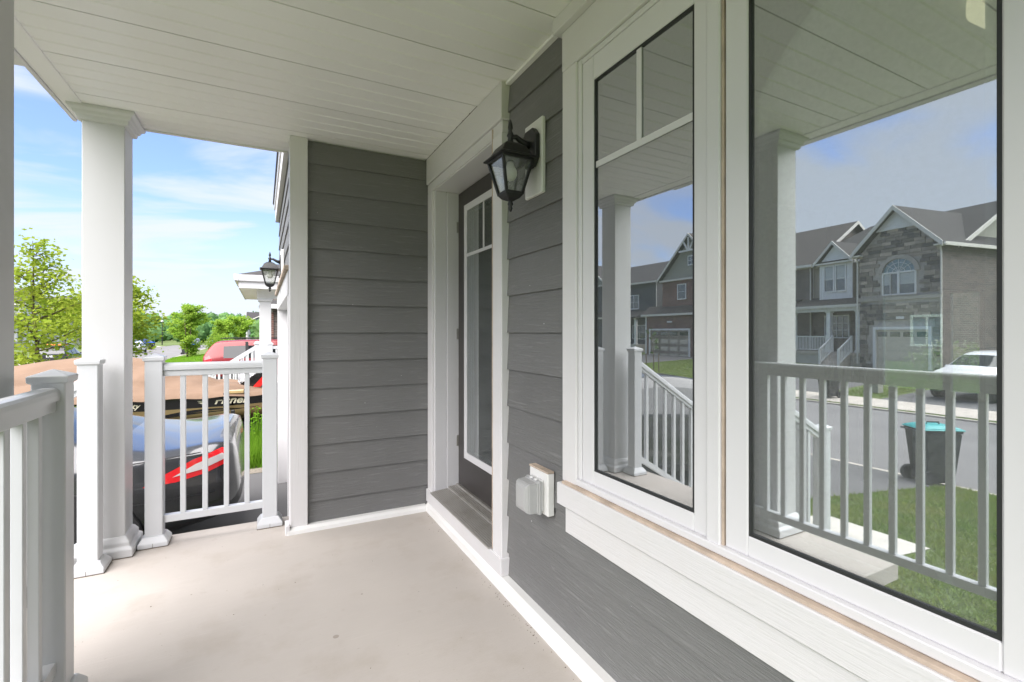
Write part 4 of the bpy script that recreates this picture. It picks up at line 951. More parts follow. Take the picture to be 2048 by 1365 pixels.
def garage_door(parent, x, y0, y1, z0, z1, m='garage_cream', rows=4, cols=4):
    g = node('garage_door', parent); hgt = (z1 - z0) / rows
    fr = MB(); fr.box(x - .05, x + .06, y0 - .14, y0, z0, z1 + .16); fr.box(x - .05, x + .06, y1, y1 + .14, z0, z1 + .16); fr.box(x - .05, x + .06, y0, y1, z1, z1 + .16); fr.build('frame', 'house_white', g, local=True)
    for r_ in range(rows):
        MB().box(x - .12, x - .04, y0, y1, z0 + r_ * hgt, z0 + (r_ + 1) * hgt - .012).build('panel', m, g, local=True)
        for c_ in range(cols):
            wd = (y1 - y0) / cols; a = y0 + c_ * wd + wd * .12; b = y0 + (c_ + 1) * wd - wd * .12
            if r_ == rows - 1: MB().box(x - .039, x - .030, a, b, z0 + r_ * hgt + hgt * .32, z0 + r_ * hgt + hgt * .78).build('pane', 'pane_far', g, local=True)
            else: MB().box(x - .039, x - .028, a, b, z0 + r_ * hgt + hgt * .2, z0 + r_ * hgt + hgt * .78).build('raised_panel', m, g, local=True)
# ---- H1: stone gable house across the road -----------------------------
h1 = empty('stone_house', (-29.38, 11.76, 0), 'two-storey stone house across the road with arched window, bay and white porch columns', 'house', rz=R(8.9))
GZ = -.95; lo = dict(local=True)
MB().box(-5, -.12, 0.06, 4.2, GZ, 6.0).build('wing_wall', 'brick_brown', h1, **lo)
wf = MB().box(-.119, -.06, .06, 4.2, GZ, 6.0).build('wall', 'mortar', h1, **lo)
w2 = MB(); w2.prism([(0.06, 6.0), (2.1, 8.15), (4.2, 6.0)], 'x', -5, -.07); w2.build('gable_wall', 'mortar', wf, **lo)
def stone_ok(ya, yb, za, zb_):
    ym = (ya + yb) / 2
    if za > 6.0:
        lim = (za + .2 - 6.0) / (8.15 - 6.0) * 2.1
        if ya < lim or yb > 4.2 - lim or za > 7.1: return False
    if yb > .38 and ya < 3.42 and za < 1.72: return False           # garage door
    if yb > 1.05 and ya < 3.05 and 3.30 < zb_ and za < 5.3: return False   # arched window
    if 3.05 < zb_ and za < 3.36: return False                        # belt course
    return True
z = GZ; cnt = 0; smesh = {}
stones = []
while z < 7.2:
    h_ = random.choice((.15, .2, .2, .27)); y = .02 - random.random() * .3
    while y < 4.22:
        w_ = random.uniform(.28, .72); a, b = max(y, .02), min(y + w_, 4.22)
        if b - a > .08 and stone_ok(a, b, z, z + h_): stones.append((a, b, z, z + h_))
        y += w_
    z += h_
random.shuffle(stones)
rest = {'stone_a': MB(), 'stone_b': MB(), 'stone_c': MB()}
unit = MB().box(0, 1, 0, 1, 0, 1); ums = {}
for k in rest: ums[k] = unit.mesh('stone'); ums[k].materials.append(MATS[k])
for i, (a, b, c_, d_) in enumerate(stones):
    k = random.choice(('stone_a', 'stone_a', 'stone_b', 'stone_c')); pr = random.uniform(.0, .03)
    if i < 290:
        o = link('stone', ums[k], wf); o.location = (-.06, a + .008, c_ + .008); o.scale = (.06 + pr, b - a - .016, d_ - c_ - .016)
    else: rest[k].box(-.06, pr, a + .008, b - .008, c_ + .008, d_ - .008)
for k, m in rest.items():
    if m.v: tag(m.build('stonework', k, wf, **lo), kind='stuff')
MB().box(-.05, .06, -.05, 4.25, 3.10, 3.32).build('belt_course', 'cast_stone', h1, **lo)
# arched window with cast surround
aw = node('arched_window', h1); yc, hw_, zs = 2.05, .83, 4.67
def arc(r1, r2, n=14, rise=.78): return [(yc + r1 * math.cos(math.pi * i / n), zs + r2 * math.sin(math.pi * i / n)) for i in range(n + 1)]
out = arc(hw_ + .26, .98); inn = arc(hw_ + .02, .76)
sm = MB()
for i in range(14): sm.prism([out[i], out[i + 1], inn[i + 1], inn[i]], 'x', -.04, .07)
sm.build('arch_surround', 'cast_stone', aw, **lo)
MB().prism(arc(hw_, .74) , 'x', -.06, -.03).build('arch_pane', 'pane_teal', aw, **lo)
fm = MB(); fm.box(-.05, .03, yc - hw_ - .03, yc + hw_ + .03, zs - .05, zs + .03)
for r_ in (.33, .62):
    pts = arc(r_ * hw_ / .83, r_ * .86)
    for i in range(14): fm.bar((-.01, pts[i][0], pts[i][1]), (-.01, pts[i + 1][0], pts[i + 1][1]), .02, .025, up=(1, 0, 0))
for i in (3, 5, 7, 9, 11): fm.bar((-.01, yc, zs), (-.01, yc + hw_ * math.cos(math.pi * i / 14), zs + .74 * math.sin(math.pi * i / 14)), .02, .025, up=(1, 0, 0))
fm.build('muntin', 'house_white', aw, **lo)
hwin(h1, -.05, 1.24, 2.0, 3.45, 4.60, 1, 1, blind=True); hwin(h1, -.05, 2.12, 2.44, 3.45, 4.60); hwin(h1, -.05, 2.52, 2.86, 3.45, 4.60, blind=True)
MB().box(-.05, .09, 1.1, 3.0, 3.322, 3.385).build('sill', 'cast_stone', h1, **lo)
garage_door(h1, .0, .55, 3.27, GZ, 1.42)
MB().box(.0, .05, 1.75, 2.15, 2.02, 2.16).build('house_number', 'house_white', h1, **lo)
gable_roof(h1, 'x', -6, .38, -.30, 4.50, 5.98, 8.42, tw=.26)
MB().prism([(.95, 7.22), (3.25, 7.22), (2.1, 8.22)], 'x', -.02, .05).build('gable_panel', 'house_white', h1, **lo)
MB().box(-.02, .07, .92, 3.28, 7.12, 7.22).build('gable_trim', 'house_white', h1, **lo)
for y in (-.12, 4.28): MB().box(-.05, .36, y - .28, y + .28, 5.80, 5.90).build('eave_return', 'fascia', h1, bevel=.02, **lo)
# main block
mb1 = MB(); mb1.box(-11, -2.0, .3, 9.0, GZ, 6.0); wm = mb1.build('wall', 'brick_brown', h1, **lo)
MB().prism([(-11, 6.0), (-6.4, 8.75), (-1.8, 6.0)], 'y', .32, .45).build('gable_wall', 'house_olive', h1, **lo)
gable_roof(h1, 'y', -.05, 8.0, -11.4, -1.55, 6.0, 8.95, tw=.24, ends=(True, False))
MB().add([(-1.55, 8.0, 6.0), (-11.4, 8.0, 6.0), (-6.475, 8.0, 8.95), (-1.55, 10.2, 6.0 - .0), (-11.4, 10.2, 6.0), (-6.475, 8.001, 8.95)], [(0, 3, 5, 2), (1, 2, 5, 4), (3, 4, 5)]).build('hip_roof', 'shingle', h1, **lo)
MB().box(-1.6, -1.5, 8.0, 10.2, 5.8, 5.98).build('gutter', 'fascia', h1, **lo)
MB().box(-2.0, -1.96, 4.2, 9.0, 3.4, 5.9).build('siding', 'house_beige', h1, **lo); MB().box(-1.97, -1.92, 8.85, 9.0, 3.4, 5.9).build('corner_board', 'house_white', h1, **lo)
for y in (2.2,): hwin(h1, .3, -6.2, -5.2, 3.6, 5.0, 2, 2, axis='y', sgn=-1)
# bay
MB().box(-2.0, -1.5, 5.72, 8.0, 3.5, 5.94).build('bay_wall', 'house_beige', h1, **lo)
for y in (5.72, 7.88): MB().box(-1.53, -1.46, y, y + .12, 3.5, 5.92).build('corner_board', 'house_white', h1, **lo)
MB().box(-1.50, -1.47, 5.85, 7.87, 3.5, 5.92).build('bay_panel', 'house_white', h1, **lo)
hwin(h1, -1.47, 6.18, 6.78, 4.05, 5.70, 1, 2, blind=True); hwin(h1, -1.47, 7.0, 7.60, 4.05, 5.70, 1, 2, blind=True)
gable_roof(h1, 'x', -4.4, -1.2, 5.50, 8.30, 5.95, 7.36, tw=.2)
MB().prism([(5.95, 6.1), (7.85, 6.1), (6.9, 7.12)], 'x', -1.5, -1.44).build('gable_panel', 'house_white', h1, **lo); MB().box(-1.52, -1.2, 5.5, 8.3, 5.86, 5.97).build('gable_trim', 'fascia', h1, **lo)
# porch
MB().prism([(-.15, 3.02), (-2.05, 3.72), (-2.05, 3.4), (-.15, 2.9)], 'y', 3.75, 9.5).build('porch_roof', 'shingle', h1, **lo)
MB().box(-.17, -.06, 3.75, 9.52, 2.84, 3.02).build('porch_gutter', 'fascia', h1, **lo); MB().box(-.55, -.2, 4.2, 9.4, 2.62, 2.84).build('porch_beam', 'fascia', h1, **lo)
MB().box(-2.0, -.2, 4.2, 9.4, -.22, 0.0).build('porch_slab', 'kerb_concrete', h1, bevel=.01, **lo); MB().box(-2.0, -.28, 4.2, 9.3, GZ, -.221).build('porch_base', 'concrete_edge', h1, **lo)
for y in (4.55, 6.47, 9.1): hcol(h1, -.42, y, 0, 2.63)
hrail(h1, (-.42, 6.66, 0), (-.42, 8.92, 0), .98, 20)
for k in range(4): MB().box(-.2 + .28 * k, .08 + .28 * k, 4.95, 6.2, GZ, -.19 - .19 * k).build('step', 'kerb_concrete', h1, **lo)
for y in (4.95, 6.2): hrail(h1, (-.32, y, 0), (.80, y, -.80), .98, 9)
MB().box(-2.0, -1.95, 4.6, 5.5, 0, 2.15).build('front_door', 'dark_wood', h1, **lo); hwin(h1, -2.0, 6.35, 7.95, .95, 2.35, 4, 3)
MB().box(-2.0, -1.93, 4.42, 4.6, 0, 2.3).build('door_casing', 'house_white', h1, **lo); MB().box(-2.0, -1.93, 5.5, 5.68, 0, 2.3).build('door_casing', 'house_white', h1, **lo)
for y, z1 in ((-.02, 5.85), (4.34, 5.8)): MB().tube([(.10, y, z1), (.02, y, z1 - .35), (.02, y, GZ + .3)], .045).build('downspout', 'fascia', h1, **lo)

# ---- generic houses of the row -----------------------------------------
def row_house(x, y, rz, label, wallm, wingm, roofm='shingle', depth=10, length=13, wing=(6.2, 13.2), timber=False, eave=5.9, ridge=9.3, wing_ridge=9.4, gable_siding='house_olive', garage=True, group='houses of the street', windows=True, gz_=-1.0):
    """local: front faces +x, main block x -depth..-1.5, y 0..length, gable end at y=0; front wing y wing[0]..wing[1]"""
    h = empty('row_house', (x, y, 0), label, 'house', group, rz)
    MB().box(-depth - 1.5, -1.5, 0, length, gz_, eave).build('wall', wallm, h, **lo)
    mid = -(depth / 2 + 1.5)
    MB().prism([(-depth - 1.5, eave), (mid, ridge - .25), (-1.5, eave)], 'y', .02, length - .02).build('gable_wall', wallm, h, **lo)
    gable_roof(h, 'y', -.4, length + .4, -depth - 1.9, -1.1, eave, ridge, mt=roofm)
    a, b = wing; MB().box(-5, 0, a, b, gz_, eave + .1).build('wing_wall', wingm, h, **lo)
    mm = (a + b) / 2; MB().prism([(a, eave + .1), (mm, wing_ridge - .3), (b, eave + .1)], 'x', -5, .0).build('wing_gable', gable_siding, h, **lo)
    gable_roof(h, 'x', -6.5, .4, a - .35, b + .35, eave + .05, wing_ridge, mt=roofm)
    MB().box(.0, .3, a - .1, b + .1, eave - .1, eave + .05).build('pent_trim', 'fascia', h, **lo)
    if timber:
        tm = MB()
        zt = wing_ridge - .35; w_ = 1.1; zb_ = zt - 1.15
        tm.bar((.36, mm - w_, zb_), (.36, mm + w_, zb_), .1, .14); tm.bar((.36, mm, zb_), (.36, mm, zt), .1, .12, up=(1, 0, 0))
        for s_ in (-1, 1): tm.bar((.36, mm + s_ * .1, zb_), (.36, mm + s_ * .55, zt - .35), .1, .1, up=(1, 0, 0))
        tm.build('timber_truss', 'house_white', h, **lo)
        hwin(h, .0, mm - .3, mm + .3, eave + 1.2, eave + 1.9, 2, 2)
    if windows:
        q = (b - a) / 4
        for c_ in (mm - q * .62, mm + q * .62): hwin(h, .0, c_ - .45, c_ + .45, 4.3, 5.55, 1, 2, blind=random.random() < .5)
        hwin(h, -1.5, a - 3.4, a - 2.0, 3.9, 5.3, 2, 2); hwin(h, -1.5, a - 4.6, a - 2.6, .6, 2.0, 2, 2)
        hwin(h, 0, -5.6, -4.6, 3.6, 4.9, 1, 2, axis='y', sgn=-1)
    if garage:
        MB().prism([(.9, 2.95), (-.1, 3.75), (-.1, 2.85), (.9, 2.85)], 'y', a - .3, b + 1.9).build('pent_roof', roofm, h, **lo); MB().box(.86, 1.0, a - .3, b + 1.9, 2.78, 2.96).build('pent_gutter', 'fascia', h, **lo)
        MB().box(-3, .62, a + .1, b + 1.6, gz_, 2.84).build('garage_wall', wingm, h, **lo)
        MB().box(.6, .66, b + 1.45, b + 1.62, gz_, 2.8).build('corner_board', 'house_white', h, **lo)
        garage_door(h, .66, b - 3.9, b + .9, gz_ - .2, 1.45)
        MB().box(.62, .68, b - 1.9, b - 1.3, 2.15, 2.3).build('house_number', 'house_white', h, **lo)
    MB().prism([(.9, 2.9), (-1.6, 3.7), (-1.6, 2.8), (.9, 2.75)], 'y', a - 5.4, a - .32).build('porch_roof', roofm, h, **lo)
    MB().box(-1.5, .6, a - 5.2, a - .3, gz_, .0).build('porch_base', 'concrete_edge', h, **lo)
    for y_ in (a - 5.0, a - 2.7, a - .6): hcol(h, .45, y_, 0, 2.76)
    MB().box(-1.5, -1.44, a - 1.7, a - .8, 0, 2.1).build('front_door', 'dark_wood', h, **lo)
    MB().tube([(-1.4, -.03, eave - .1), (-1.42, -.05, eave - .5), (-1.42, -.05, gz_)], .05).build('downspout', 'fascia', h, **lo)
    return h
row_house(-30.9, 20.3, R(2), 'red brick house across the road with timbered gable and cream garage door', 'brick_brown', 'brick_red', 'shingle_brown', wing=(6.0, 13.1), timber=True, eave=6.05, ridge=9.6, wing_ridge=9.95)
row_house(-33.0, 37.3, R(-2), 'slate-coloured house beyond the timbered gable house', 'brick_slate', 'brick_slate', 'shingle', wing=(6.0, 12.8), eave=6.7, ridge=9.5)
row_house(-30.0, 84.0, R(-6), 'pale sided house with brown roof behind the leafy maple', 'house_beige', 'house_white', 'shingle_brown', wing=(6, 12.5), eave=5.2, ridge=8.2, wing_ridge=7.6)
row_house(-30.5, 99.0, R(-8), 'white gabled house with brown roof farther down the far side', 'house_beige', 'house_white', 'shingle_brown', wing=(6, 12.5), eave=5.2, ridge=8.0, wing_ridge=7.4)
# own side: far grey house down the street
row_house(-3.6, 162.0, R(180), 'grey sided house far down our side of the street', 'house_grey', 'house_grey', 'shingle', wing=(6, 12), eave=5.0, ridge=7.6, wing_ridge=7.0, garage=False)
# ---- neighbour: white porch with hipped roof -----------------------------
nb = empty('neighbour_house', (2.6, 13.5, -.75), 'neighbouring house whose white hip-roofed porch stands beyond the boat', 'house')
MB().box(1.3, 11, 8.4, 20.5, -.8, 5.9).build('wall', 'house_grey', nb); gr = MB().prism([(.9, 5.9), (6.1, 8.6), (11.4, 5.9)], 'y', 8.0, 20.9).build('roof', 'shingle', nb)
garage_n = node('garage_door', nb)
for r_ in range(4): MB().box(1.24, 1.30, 8.9, 11.9, -.75 + r_ * .52, -.24 + r_ * .52).build('panel', 'house_white', garage_n)
MB().box(-.20, 1.3, 12.75, 16.6, -.22, -.06).build('porch_slab', 'concrete', nb); MB().box(-.15, 1.3, 12.8, 16.5, -.9, -.221).build('porch_base', 'concrete_edge', nb)
MB().box(-.46, 1.3, 12.45, 16.8, 2.27, 2.29).build('porch_soffit', 'soffit_vinyl', nb)
MB().box(-.48, 1.3, 12.42, 12.45, 2.26, 2.42).build('porch_fascia', 'vinyl', nb); MB().box(-.48, -.45, 12.45, 16.8, 2.26, 2.42).build('porch_fascia', 'vinyl', nb)
MB().prism([(12.36, 2.42), (12.44, 2.42), (12.44, 2.56), (12.34, 2.56)], 'x', -.56, 1.3).build('gutter', 'vinyl', nb)
MB().prism([(-.56, 2.42), (-.48, 2.42), (-.48, 2.56), (-.58, 2.56)], 'y', 12.34, 16.9).build('gutter', 'vinyl', nb)
MB().add([(-.5, 12.42, 2.57), (1.3, 12.42, 2.57), (1.3, 16.8, 2.57), (-.5, 16.8, 2.57), (1.3, 13.9, 3.15), (1.3, 15.3, 3.15)], [(0, 1, 4), (0, 4, 5, 3), (3, 5, 2), (0, 3, 2, 1), (1, 2, 5, 4)]).build('porch_roof', 'shingle', nb)
MB().box(-.12, 1.3, 12.86, 13.16, 2.06, 2.27).build('porch_beam', 'trim_plain', nb)
for y in (13.0, 16.3): MB().sqloft((.06, y), [(.17, -.06), (.17, .06), (.125, .10), (.125, 1.98), (.16, 2.0), (.16, 2.06)]).build('porch_column', 'column_paint', nb, bevel=.004)
def nrail(p0, p1, n, h=.95):
    r_ = node('porch_railing', nb); p0, p1 = Vector(p0), Vector(p1); up = Vector((0, 0, 1))
    MB().bar(p0 + up * h, p1 + up * h, .07, .07).build('top_rail', 'railing_vinyl', r_); MB().bar(p0 + up * .1, p1 + up * .1, .05, .05).build('bottom_rail', 'railing_vinyl', r_)
    for i in range(1, n): q = p0.lerp(p1, i / n); MB().box(q.x - .018, q.x + .018, q.y - .018, q.y + .018, q.z + .1, q.z + h).build('baluster', 'railing_vinyl', r_)
    for q in (p0, p1): MB().sqloft((q.x, q.y), [(.055, q.z), (.055, q.z + h + .06), (.07, q.z + h + .07), (.07, q.z + h + .10), (.01, q.z + h + .13)]).build('post', 'railing_vinyl', r_)
nrail((-.12, 14.9, -.06), (-1.15, 14.9, -.76), 9); nrail((-.12, 13.45, -.06), (-1.15, 13.45, -.76), 9); nrail((.06, 15.1, -.06), (.06, 16.1, -.06), 8)
nrail((.16, 12.9, -.06), (1.25, 12.9, -.06), 8)
for k in range(3): MB().box(-.48 - .28 * k, -.2 - .28 * k, 13.4, 14.95, -.95, -.25 - .19 * k).build('step', 'concrete_edge', nb)
# ---- second neighbour: brown brick ----------------------------------------
n2 = empty('brick_house', (3.0, 28.0, -.7), 'brown brick house with white porch railing beyond the neighbouring porch', 'house')
MB().box(.42, 10, 25.0, 35.0, -.8, 2.55).build('wall', 'brick_brown', n2); MB().box(3.2, 10, 25.2, 35, 2.55, 5.4).build('upper_wall', 'house_white', n2)
MB().prism([(24.6, 2.55), (25.0, 2.55), (35.2, 2.55), (30, 5.1)], 'x', .05, 10.2).build('roof', 'shingle', n2); MB().box(.02, 10, 24.52, 24.62, 2.36, 2.56).build('gutter', 'vinyl', n2)
MB().box(.30, .46, 24.94, 25.02, .9, 2.2).build('shutter', 'brick_red', n2)
rr = node('porch_railing', n2)
MB().box(.1, 2.2, 23.6, 23.66, .55, .63).build('top_rail', 'railing_vinyl', rr); MB().box(.1, 2.2, 23.6, 23.66, -.3, -.24).build('bottom_rail', 'railing_vinyl', rr)
for k in range(15): MB().box(.1 + .14 * k, .13 + .14 * k, 23.61, 23.64, -.3, .6).build('baluster', 'railing_vinyl', rr)
MB().box(.1, 2.2, 23.6, 25, -.8, -.35).build('porch_base', 'concrete_edge', n2)

# ================================================================== TREES
def tree(name, loc, H, cr, label, nl=5000, ls=.10, leaf='maple_leaf', trunk=.08, base=.28, group='street trees', shape='oval', seed=1, nb=26, multi=1):
    rs = np.random.default_rng(seed); root = empty(name, loc, label, 'tree', group)
    tk = MB(); k = dict(local=True)
    stems = [(0, 0)] if multi == 1 else [(rs.uniform(-.25, .25), rs.uniform(-.25, .25)) for _ in range(multi)]
    cents = []; wts = []
    for (sx, sy) in stems:
        pts = [(sx, sy, -.1)]; px, py = sx, sy
        for i in range(1, 8):
            px += rs.normal(0, .04) + sx * .18; py += rs.normal(0, .04) + sy * .18; pts.append((px, py, H * .97 * i / 7))
        tk.tube(pts, [trunk * (1 - .9 * i / 7) / (1 if multi == 1 else 1.6) for i in range(8)], 7)
        for b in range(nb // len(stems)):
            u = base + (1 - base) * (b + rs.random()) / (nb // len(stems)) * .97; z0 = H * u
            i = min(6, int(u * 7)); f_ = u * 7 - i; o = np.array(pts[i]) * (1 - f_) + np.array(pts[min(7, i + 1)]) * f_
            t = (u - base) / (1 - base)
            prof = {'oval': math.sin(math.pi * min(1, .18 + .80 * t)) ** .8, 'cone': (1 - t) ** .75 * (.45 + min(1, t * 4) * .55), 'round': math.sqrt(max(0, 1 - (2 * t - 1) ** 2)) * .95 + .05, 'vase': (.35 + .65 * min(1, t * 1.7)) * (1 if t < .8 else (1.05 - t) / .25)}[shape]
            ln = cr * max(.12, prof) * rs.uniform(.65, 1.12); a = rs.uniform(0, 2 * math.pi) if b % 2 else b * 2.4
            up = rs.uniform(.25, .7)
            bp = [o + np.array([math.cos(a), math.sin(a), 0]) * ln * s_ + np.array([0, 0, 1]) * ln * up * s_ ** 1.3 + rs.normal(0, .03, 3) * s_ for s_ in (0, .35, .7, 1.0)]
            tk.tube([tuple(p) for p in bp], [trunk * .35 * (1 - t * .6), trunk * .24, trunk * .14, .006], 5)
            for s_ in np.linspace(.25, 1.05, 7):
                q = o + np.array([math.cos(a), math.sin(a), 0]) * ln * s_ + np.array([0, 0, 1]) * ln * up * s_ ** 1.3
                cents.append(q); wts.append((.35 + s_) * (ln + .2))
    tk.build('trunk', 'bark', root, smooth=True, **k)
    cents = np.array(cents); wts = np.array(wts); wts /= wts.sum()
    idx = rs.choice(len(cents), nl, p=wts); P = cents[idx] + rs.normal(0, 1, (nl, 3)) * np.array([.17, .17, .12]) * cr * .72
    P[:, 2] = np.maximum(P[:, 2], H * base * .6)
    d = rs.normal(0, 1, (nl, 3)); d[:, 2] *= .5; d /= np.linalg.norm(d, axis=1)[:, None]; e = rs.normal(0, 1, (nl, 3)); e[:, 2] *= .6; e -= d * (e * d).sum(1)[:, None]; e /= np.linalg.norm(e, axis=1)[:, None]
    s_ = ls * rs.uniform(.6, 1.25, (nl, 1))
    Q = np.stack([P - d * s_ * .6, P + e * s_ * .42, P + d * s_ * .7, P - e * s_ * .42], 1).reshape(-1, 3)
    me = bpy.data.meshes.new('crown'); me.from_pydata(Q.tolist(), [], np.arange(nl * 4).reshape(-1, 4).tolist()); me.materials.append(MATS[leaf]); link('crown', me, root)
    return root
tree('maple_tree', (-6.45, 20.6, gz(-6.45)), 5.5, 2.1, 'young maple with spread layered branches rising behind the covered boat', 4600, .115, seed=3, base=.16, shape='cone', nb=38)
tree('maple_tree', (-6.6, 31.2, gz(-6.6)), 5.5, 2.7, 'second young maple half hidden by the porch column', 7500, .15, seed=8, base=.2, shape='cone', nb=36)
tree('round_tree', (-6.3, 55.5, gz(-6.3)), 5.1, 1.35, 'bushy vase-shaped tree leafed down to the grass by the kerb', 11000, .15, 'bright_leaf', seed=12, base=.04, shape='vase', multi=4, nb=48)
tree('street_tree', (-5.6, 93.0, -1.1), 4.4, 1.6, 'round light green tree left of a matching one down the street', 4500, .22, 'bright_leaf', seed=21, base=.32, shape='round')
tree('street_tree', (-3.2, 92.0, -.9), 4.6, 1.7, 'round light green tree in front of the grey house down the street', 4500, .22, 'bright_leaf', seed=22, base=.32, shape='round')
tree('sapling', (-19.2, 22.0, gz(-19.2)), 2.8, .35, 'thin staked sapling on the lawn across the road', 130, .09, 'dark_leaf', trunk=.035, seed=31, base=.4, group=None, nb=10)
for (x, y, H, cr, l, lb, sd) in ((-14.6, 131, 4.2, 1.5, 'bright_leaf', 'small pale tree left of the street lamp', 41), (-9.0, 128, 3.6, 1.2, 'bright_leaf', 'small pale tree right of the street lamp', 42), (-22.5, 118, 6.5, 2.6, 'maple_leaf', 'large maple standing behind the blue car', 43), (-19.5, 70, 6.2, 2.2, 'maple_leaf', 'maple on the far side lawn behind the truck', 44), (-20.5, 40, 5.5, 1.9, 'maple_leaf', 'maple on the lawn across from the covered boat', 45)):
    tree('street_tree', (x, y, -1.1), H, cr, lb, 2600, .24, l, seed=sd, base=.22)
def shrub(loc, r, h, label, leaf='bright_leaf', n=1500, ls=.1, seed=1, name='shrub', cat='shrub'):
    rs = np.random.default_rng(seed); root = empty(name, loc, label, cat)
    tk = MB()
    for _ in range(9):
        a = rs.uniform(0, 6.28); q = rs.uniform(.3, .8) * r; tk.tube([(0, 0, 0), (q * .4 * math.cos(a), q * .4 * math.sin(a), h * .5), (q * math.cos(a), q * math.sin(a), h * .85)], [.02, .014, .006], 5)
    tk.build('stem', 'bark', root, local=True)
    u = rs.normal(0, 1, (n, 3)); u /= np.linalg.norm(u, axis=1)[:, None]; rad = rs.uniform(.45, 1.05, (n, 1)) ** .6
    P = u * rad * np.array([r, r, h * .5]) + np.array([0, 0, h * .52]); P *= 1 + .16 * np.sin(P[:, :1] * 9 + P[:, 1:2] * 7)
    P[:, 2] = np.maximum(P[:, 2], .03)
    d = rs.normal(0, 1, (n, 3)); d /= np.linalg.norm(d, axis=1)[:, None]; e = np.cross(d, rs.normal(0, 1, (n, 3))); e /= np.linalg.norm(e, axis=1)[:, None]; s_ = ls * rs.uniform(.6, 1.2, (n, 1))
    Q = np.stack([P - d * s_ * .6, P + e * s_ * .4, P + d * s_ * .6, P - e * s_ * .4], 1).reshape(-1, 3)
    me = bpy.data.meshes.new('foliage'); me.from_pydata(Q.tolist(), [], np.arange(n * 4).reshape(-1, 4).tolist()); me.materials.append(MATS[leaf]); link('foliage', me, root); return root
shrub((-3.9, 58, -.95), 1.3, 1.9, 'rounded yellow-green shrub on a front lawn down the street', 'bright_leaf', 2600, .13, 51)
shrub((-2.2, 52, -.8), 1.1, 1.0, 'low dark green shrub next to the yellow-green one', 'dark_leaf', 1600, .12, 52)
shrub((-1.0, 47, -.7), .9, 1.1, 'leafy shrub in front of the brown brick house', 'maple_leaf', 1600, .11, 53)
shrub((24.5, 8.9, -.6), 1.3, 1.5, 'pale flowering shrub in the back garden seen through the house', 'flower_leaf', 900, .10, 54)
shrub((24.8, 8.6, -.6), 1.6, 1.3, 'green garden shrub under the pale flowers behind the house', 'bright_leaf', 1800, .10, 55)
rh = empty('rear_house', (38, 14, -.6), 'brown brick house behind the back garden, seen through our house', 'house')
MB().box(36, 44, 4, 24, -.7, 5.5).build('wall', 'brick_brown', rh); MB().prism([(35.5, 5.4), (40, 8.2), (44.5, 5.4)], 'y', 3.5, 24.5).build('roof', 'shingle', rh)
for yy in (13.3, 19.0):
    wn = node('window', rh)
    for a_ in ((yy, yy + .14, .4, 2.35), (yy + 1.5, yy + 1.64, .4, 2.35), (yy + .75, yy + .85, .54, 2.2)): MB().box(35.9, 36, *a_).build('frame', 'house_white', wn)
    for a_ in ((yy + .14, yy + 1.5, .4, .54), (yy + .14, yy + 1.5, 2.2, 2.35)): MB().box(35.9, 36, *a_).build('frame', 'house_white', wn)
    MB().box(35.96, 35.99, yy + .14, yy + 1.5, .54, 2.2).build('pane', 'pane_teal', wn)
# ================================================================== STREET LAMP
sl_ = empty('street_lamp', (-17.7, 116.5, -1.2), 'slim black street lamp with a white globe head before the wood', 'street lamp')
MB().tube([(-17.7, 116.5, -1.2), (-17.7, 116.5, 3.3)], [.10, .07], 8).build('pole', 'black_metal', sl_); MB().lathe((-17.7, 116.5, 3.3), [(.10, 0), (.24, .12), (.26, .30), (.10, .42)], 12).build('globe', 'house_white', sl_, smooth=True)
for (x, y, lb) in ((-19.35, 21.7, 'wooden support stake on the house side of the sapling across the road'), (-19.0, 22.4, 'wooden support stake on the road side of the sapling across the road')):
    tag(MB().tube([(x, y, gz(x) - .05), (x + .03, y, gz(x) + 1.15)], .03, 6).build('support_stake', 'bark'), lb, 'stake', 'stakes of the sapling')
ub = tag(MB().box(-19.9, -19.5, 8.95 + 1.1, 9.3 + 1.1, gz(-19.7), gz(-19.7) + .75).build('utility_box', 'house_olive', bevel=.02), 'pale green utility box on the lawn between the driveways across the road', 'utility box')

# ================================================================== GRASS (stuff)
def grass(name, area, n, hmin, hmax, wd, mt, label=None, seed=1, lean=.35, ok=None):
    rs = np.random.default_rng(seed); x0, x1, y0, y1 = area
    X = rs.uniform(x0, x1, n); Y = rs.uniform(y0, y1, n)
    if ok is not None: k = ok(X, Y); X, Y = X[k], Y[k]
    n = len(X); Z = np.interp(X, [p[0] for p in XP], [p[1] for p in XP]); a = rs.uniform(0, 6.28, n); h = rs.uniform(hmin, hmax, n); w_ = wd * rs.uniform(.6, 1.3, n)
    l = rs.normal(0, lean, (n, 2)) * h[:, None]
    p0 = np.stack([X - np.cos(a) * w_, Y - np.sin(a) * w_, Z], 1); p1 = np.stack([X + np.cos(a) * w_, Y + np.sin(a) * w_, Z], 1); p2 = np.stack([X + l[:, 0], Y + l[:, 1], Z + h], 1)
    Q = np.stack([p0, p1, p2], 1).reshape(-1, 3)
    me = bpy.data.meshes.new(name); me.from_pydata(Q.tolist(), [], np.arange(n * 3).reshape(-1, 3).tolist()); me.materials.append(MATS[mt]); o = link(name, me); tag(o, label, 'grass', kind='stuff'); return o
grass('lawn_grass', (-8.1, -.97, -1.5, 3.72), 90000, .025, .07, .006, 'grass_blade', 'short mown grass of the front lawn beside the porch', 1, .5, ok=lambda X, Y: ~((X > -3.7) & (Y > 2.2) & (Y < 3.3)))
grass('lawn_grass', (-29, -18.25, 2, 27), 60000, .04, .09, .014, 'grass_blade', 'mown grass of the lawns across the road', 2, .5, ok=lambda X, Y: ~(((Y > 5.1) & (Y < 9.5)) | ((Y > 11.2) & (Y < 16.1)) ) )
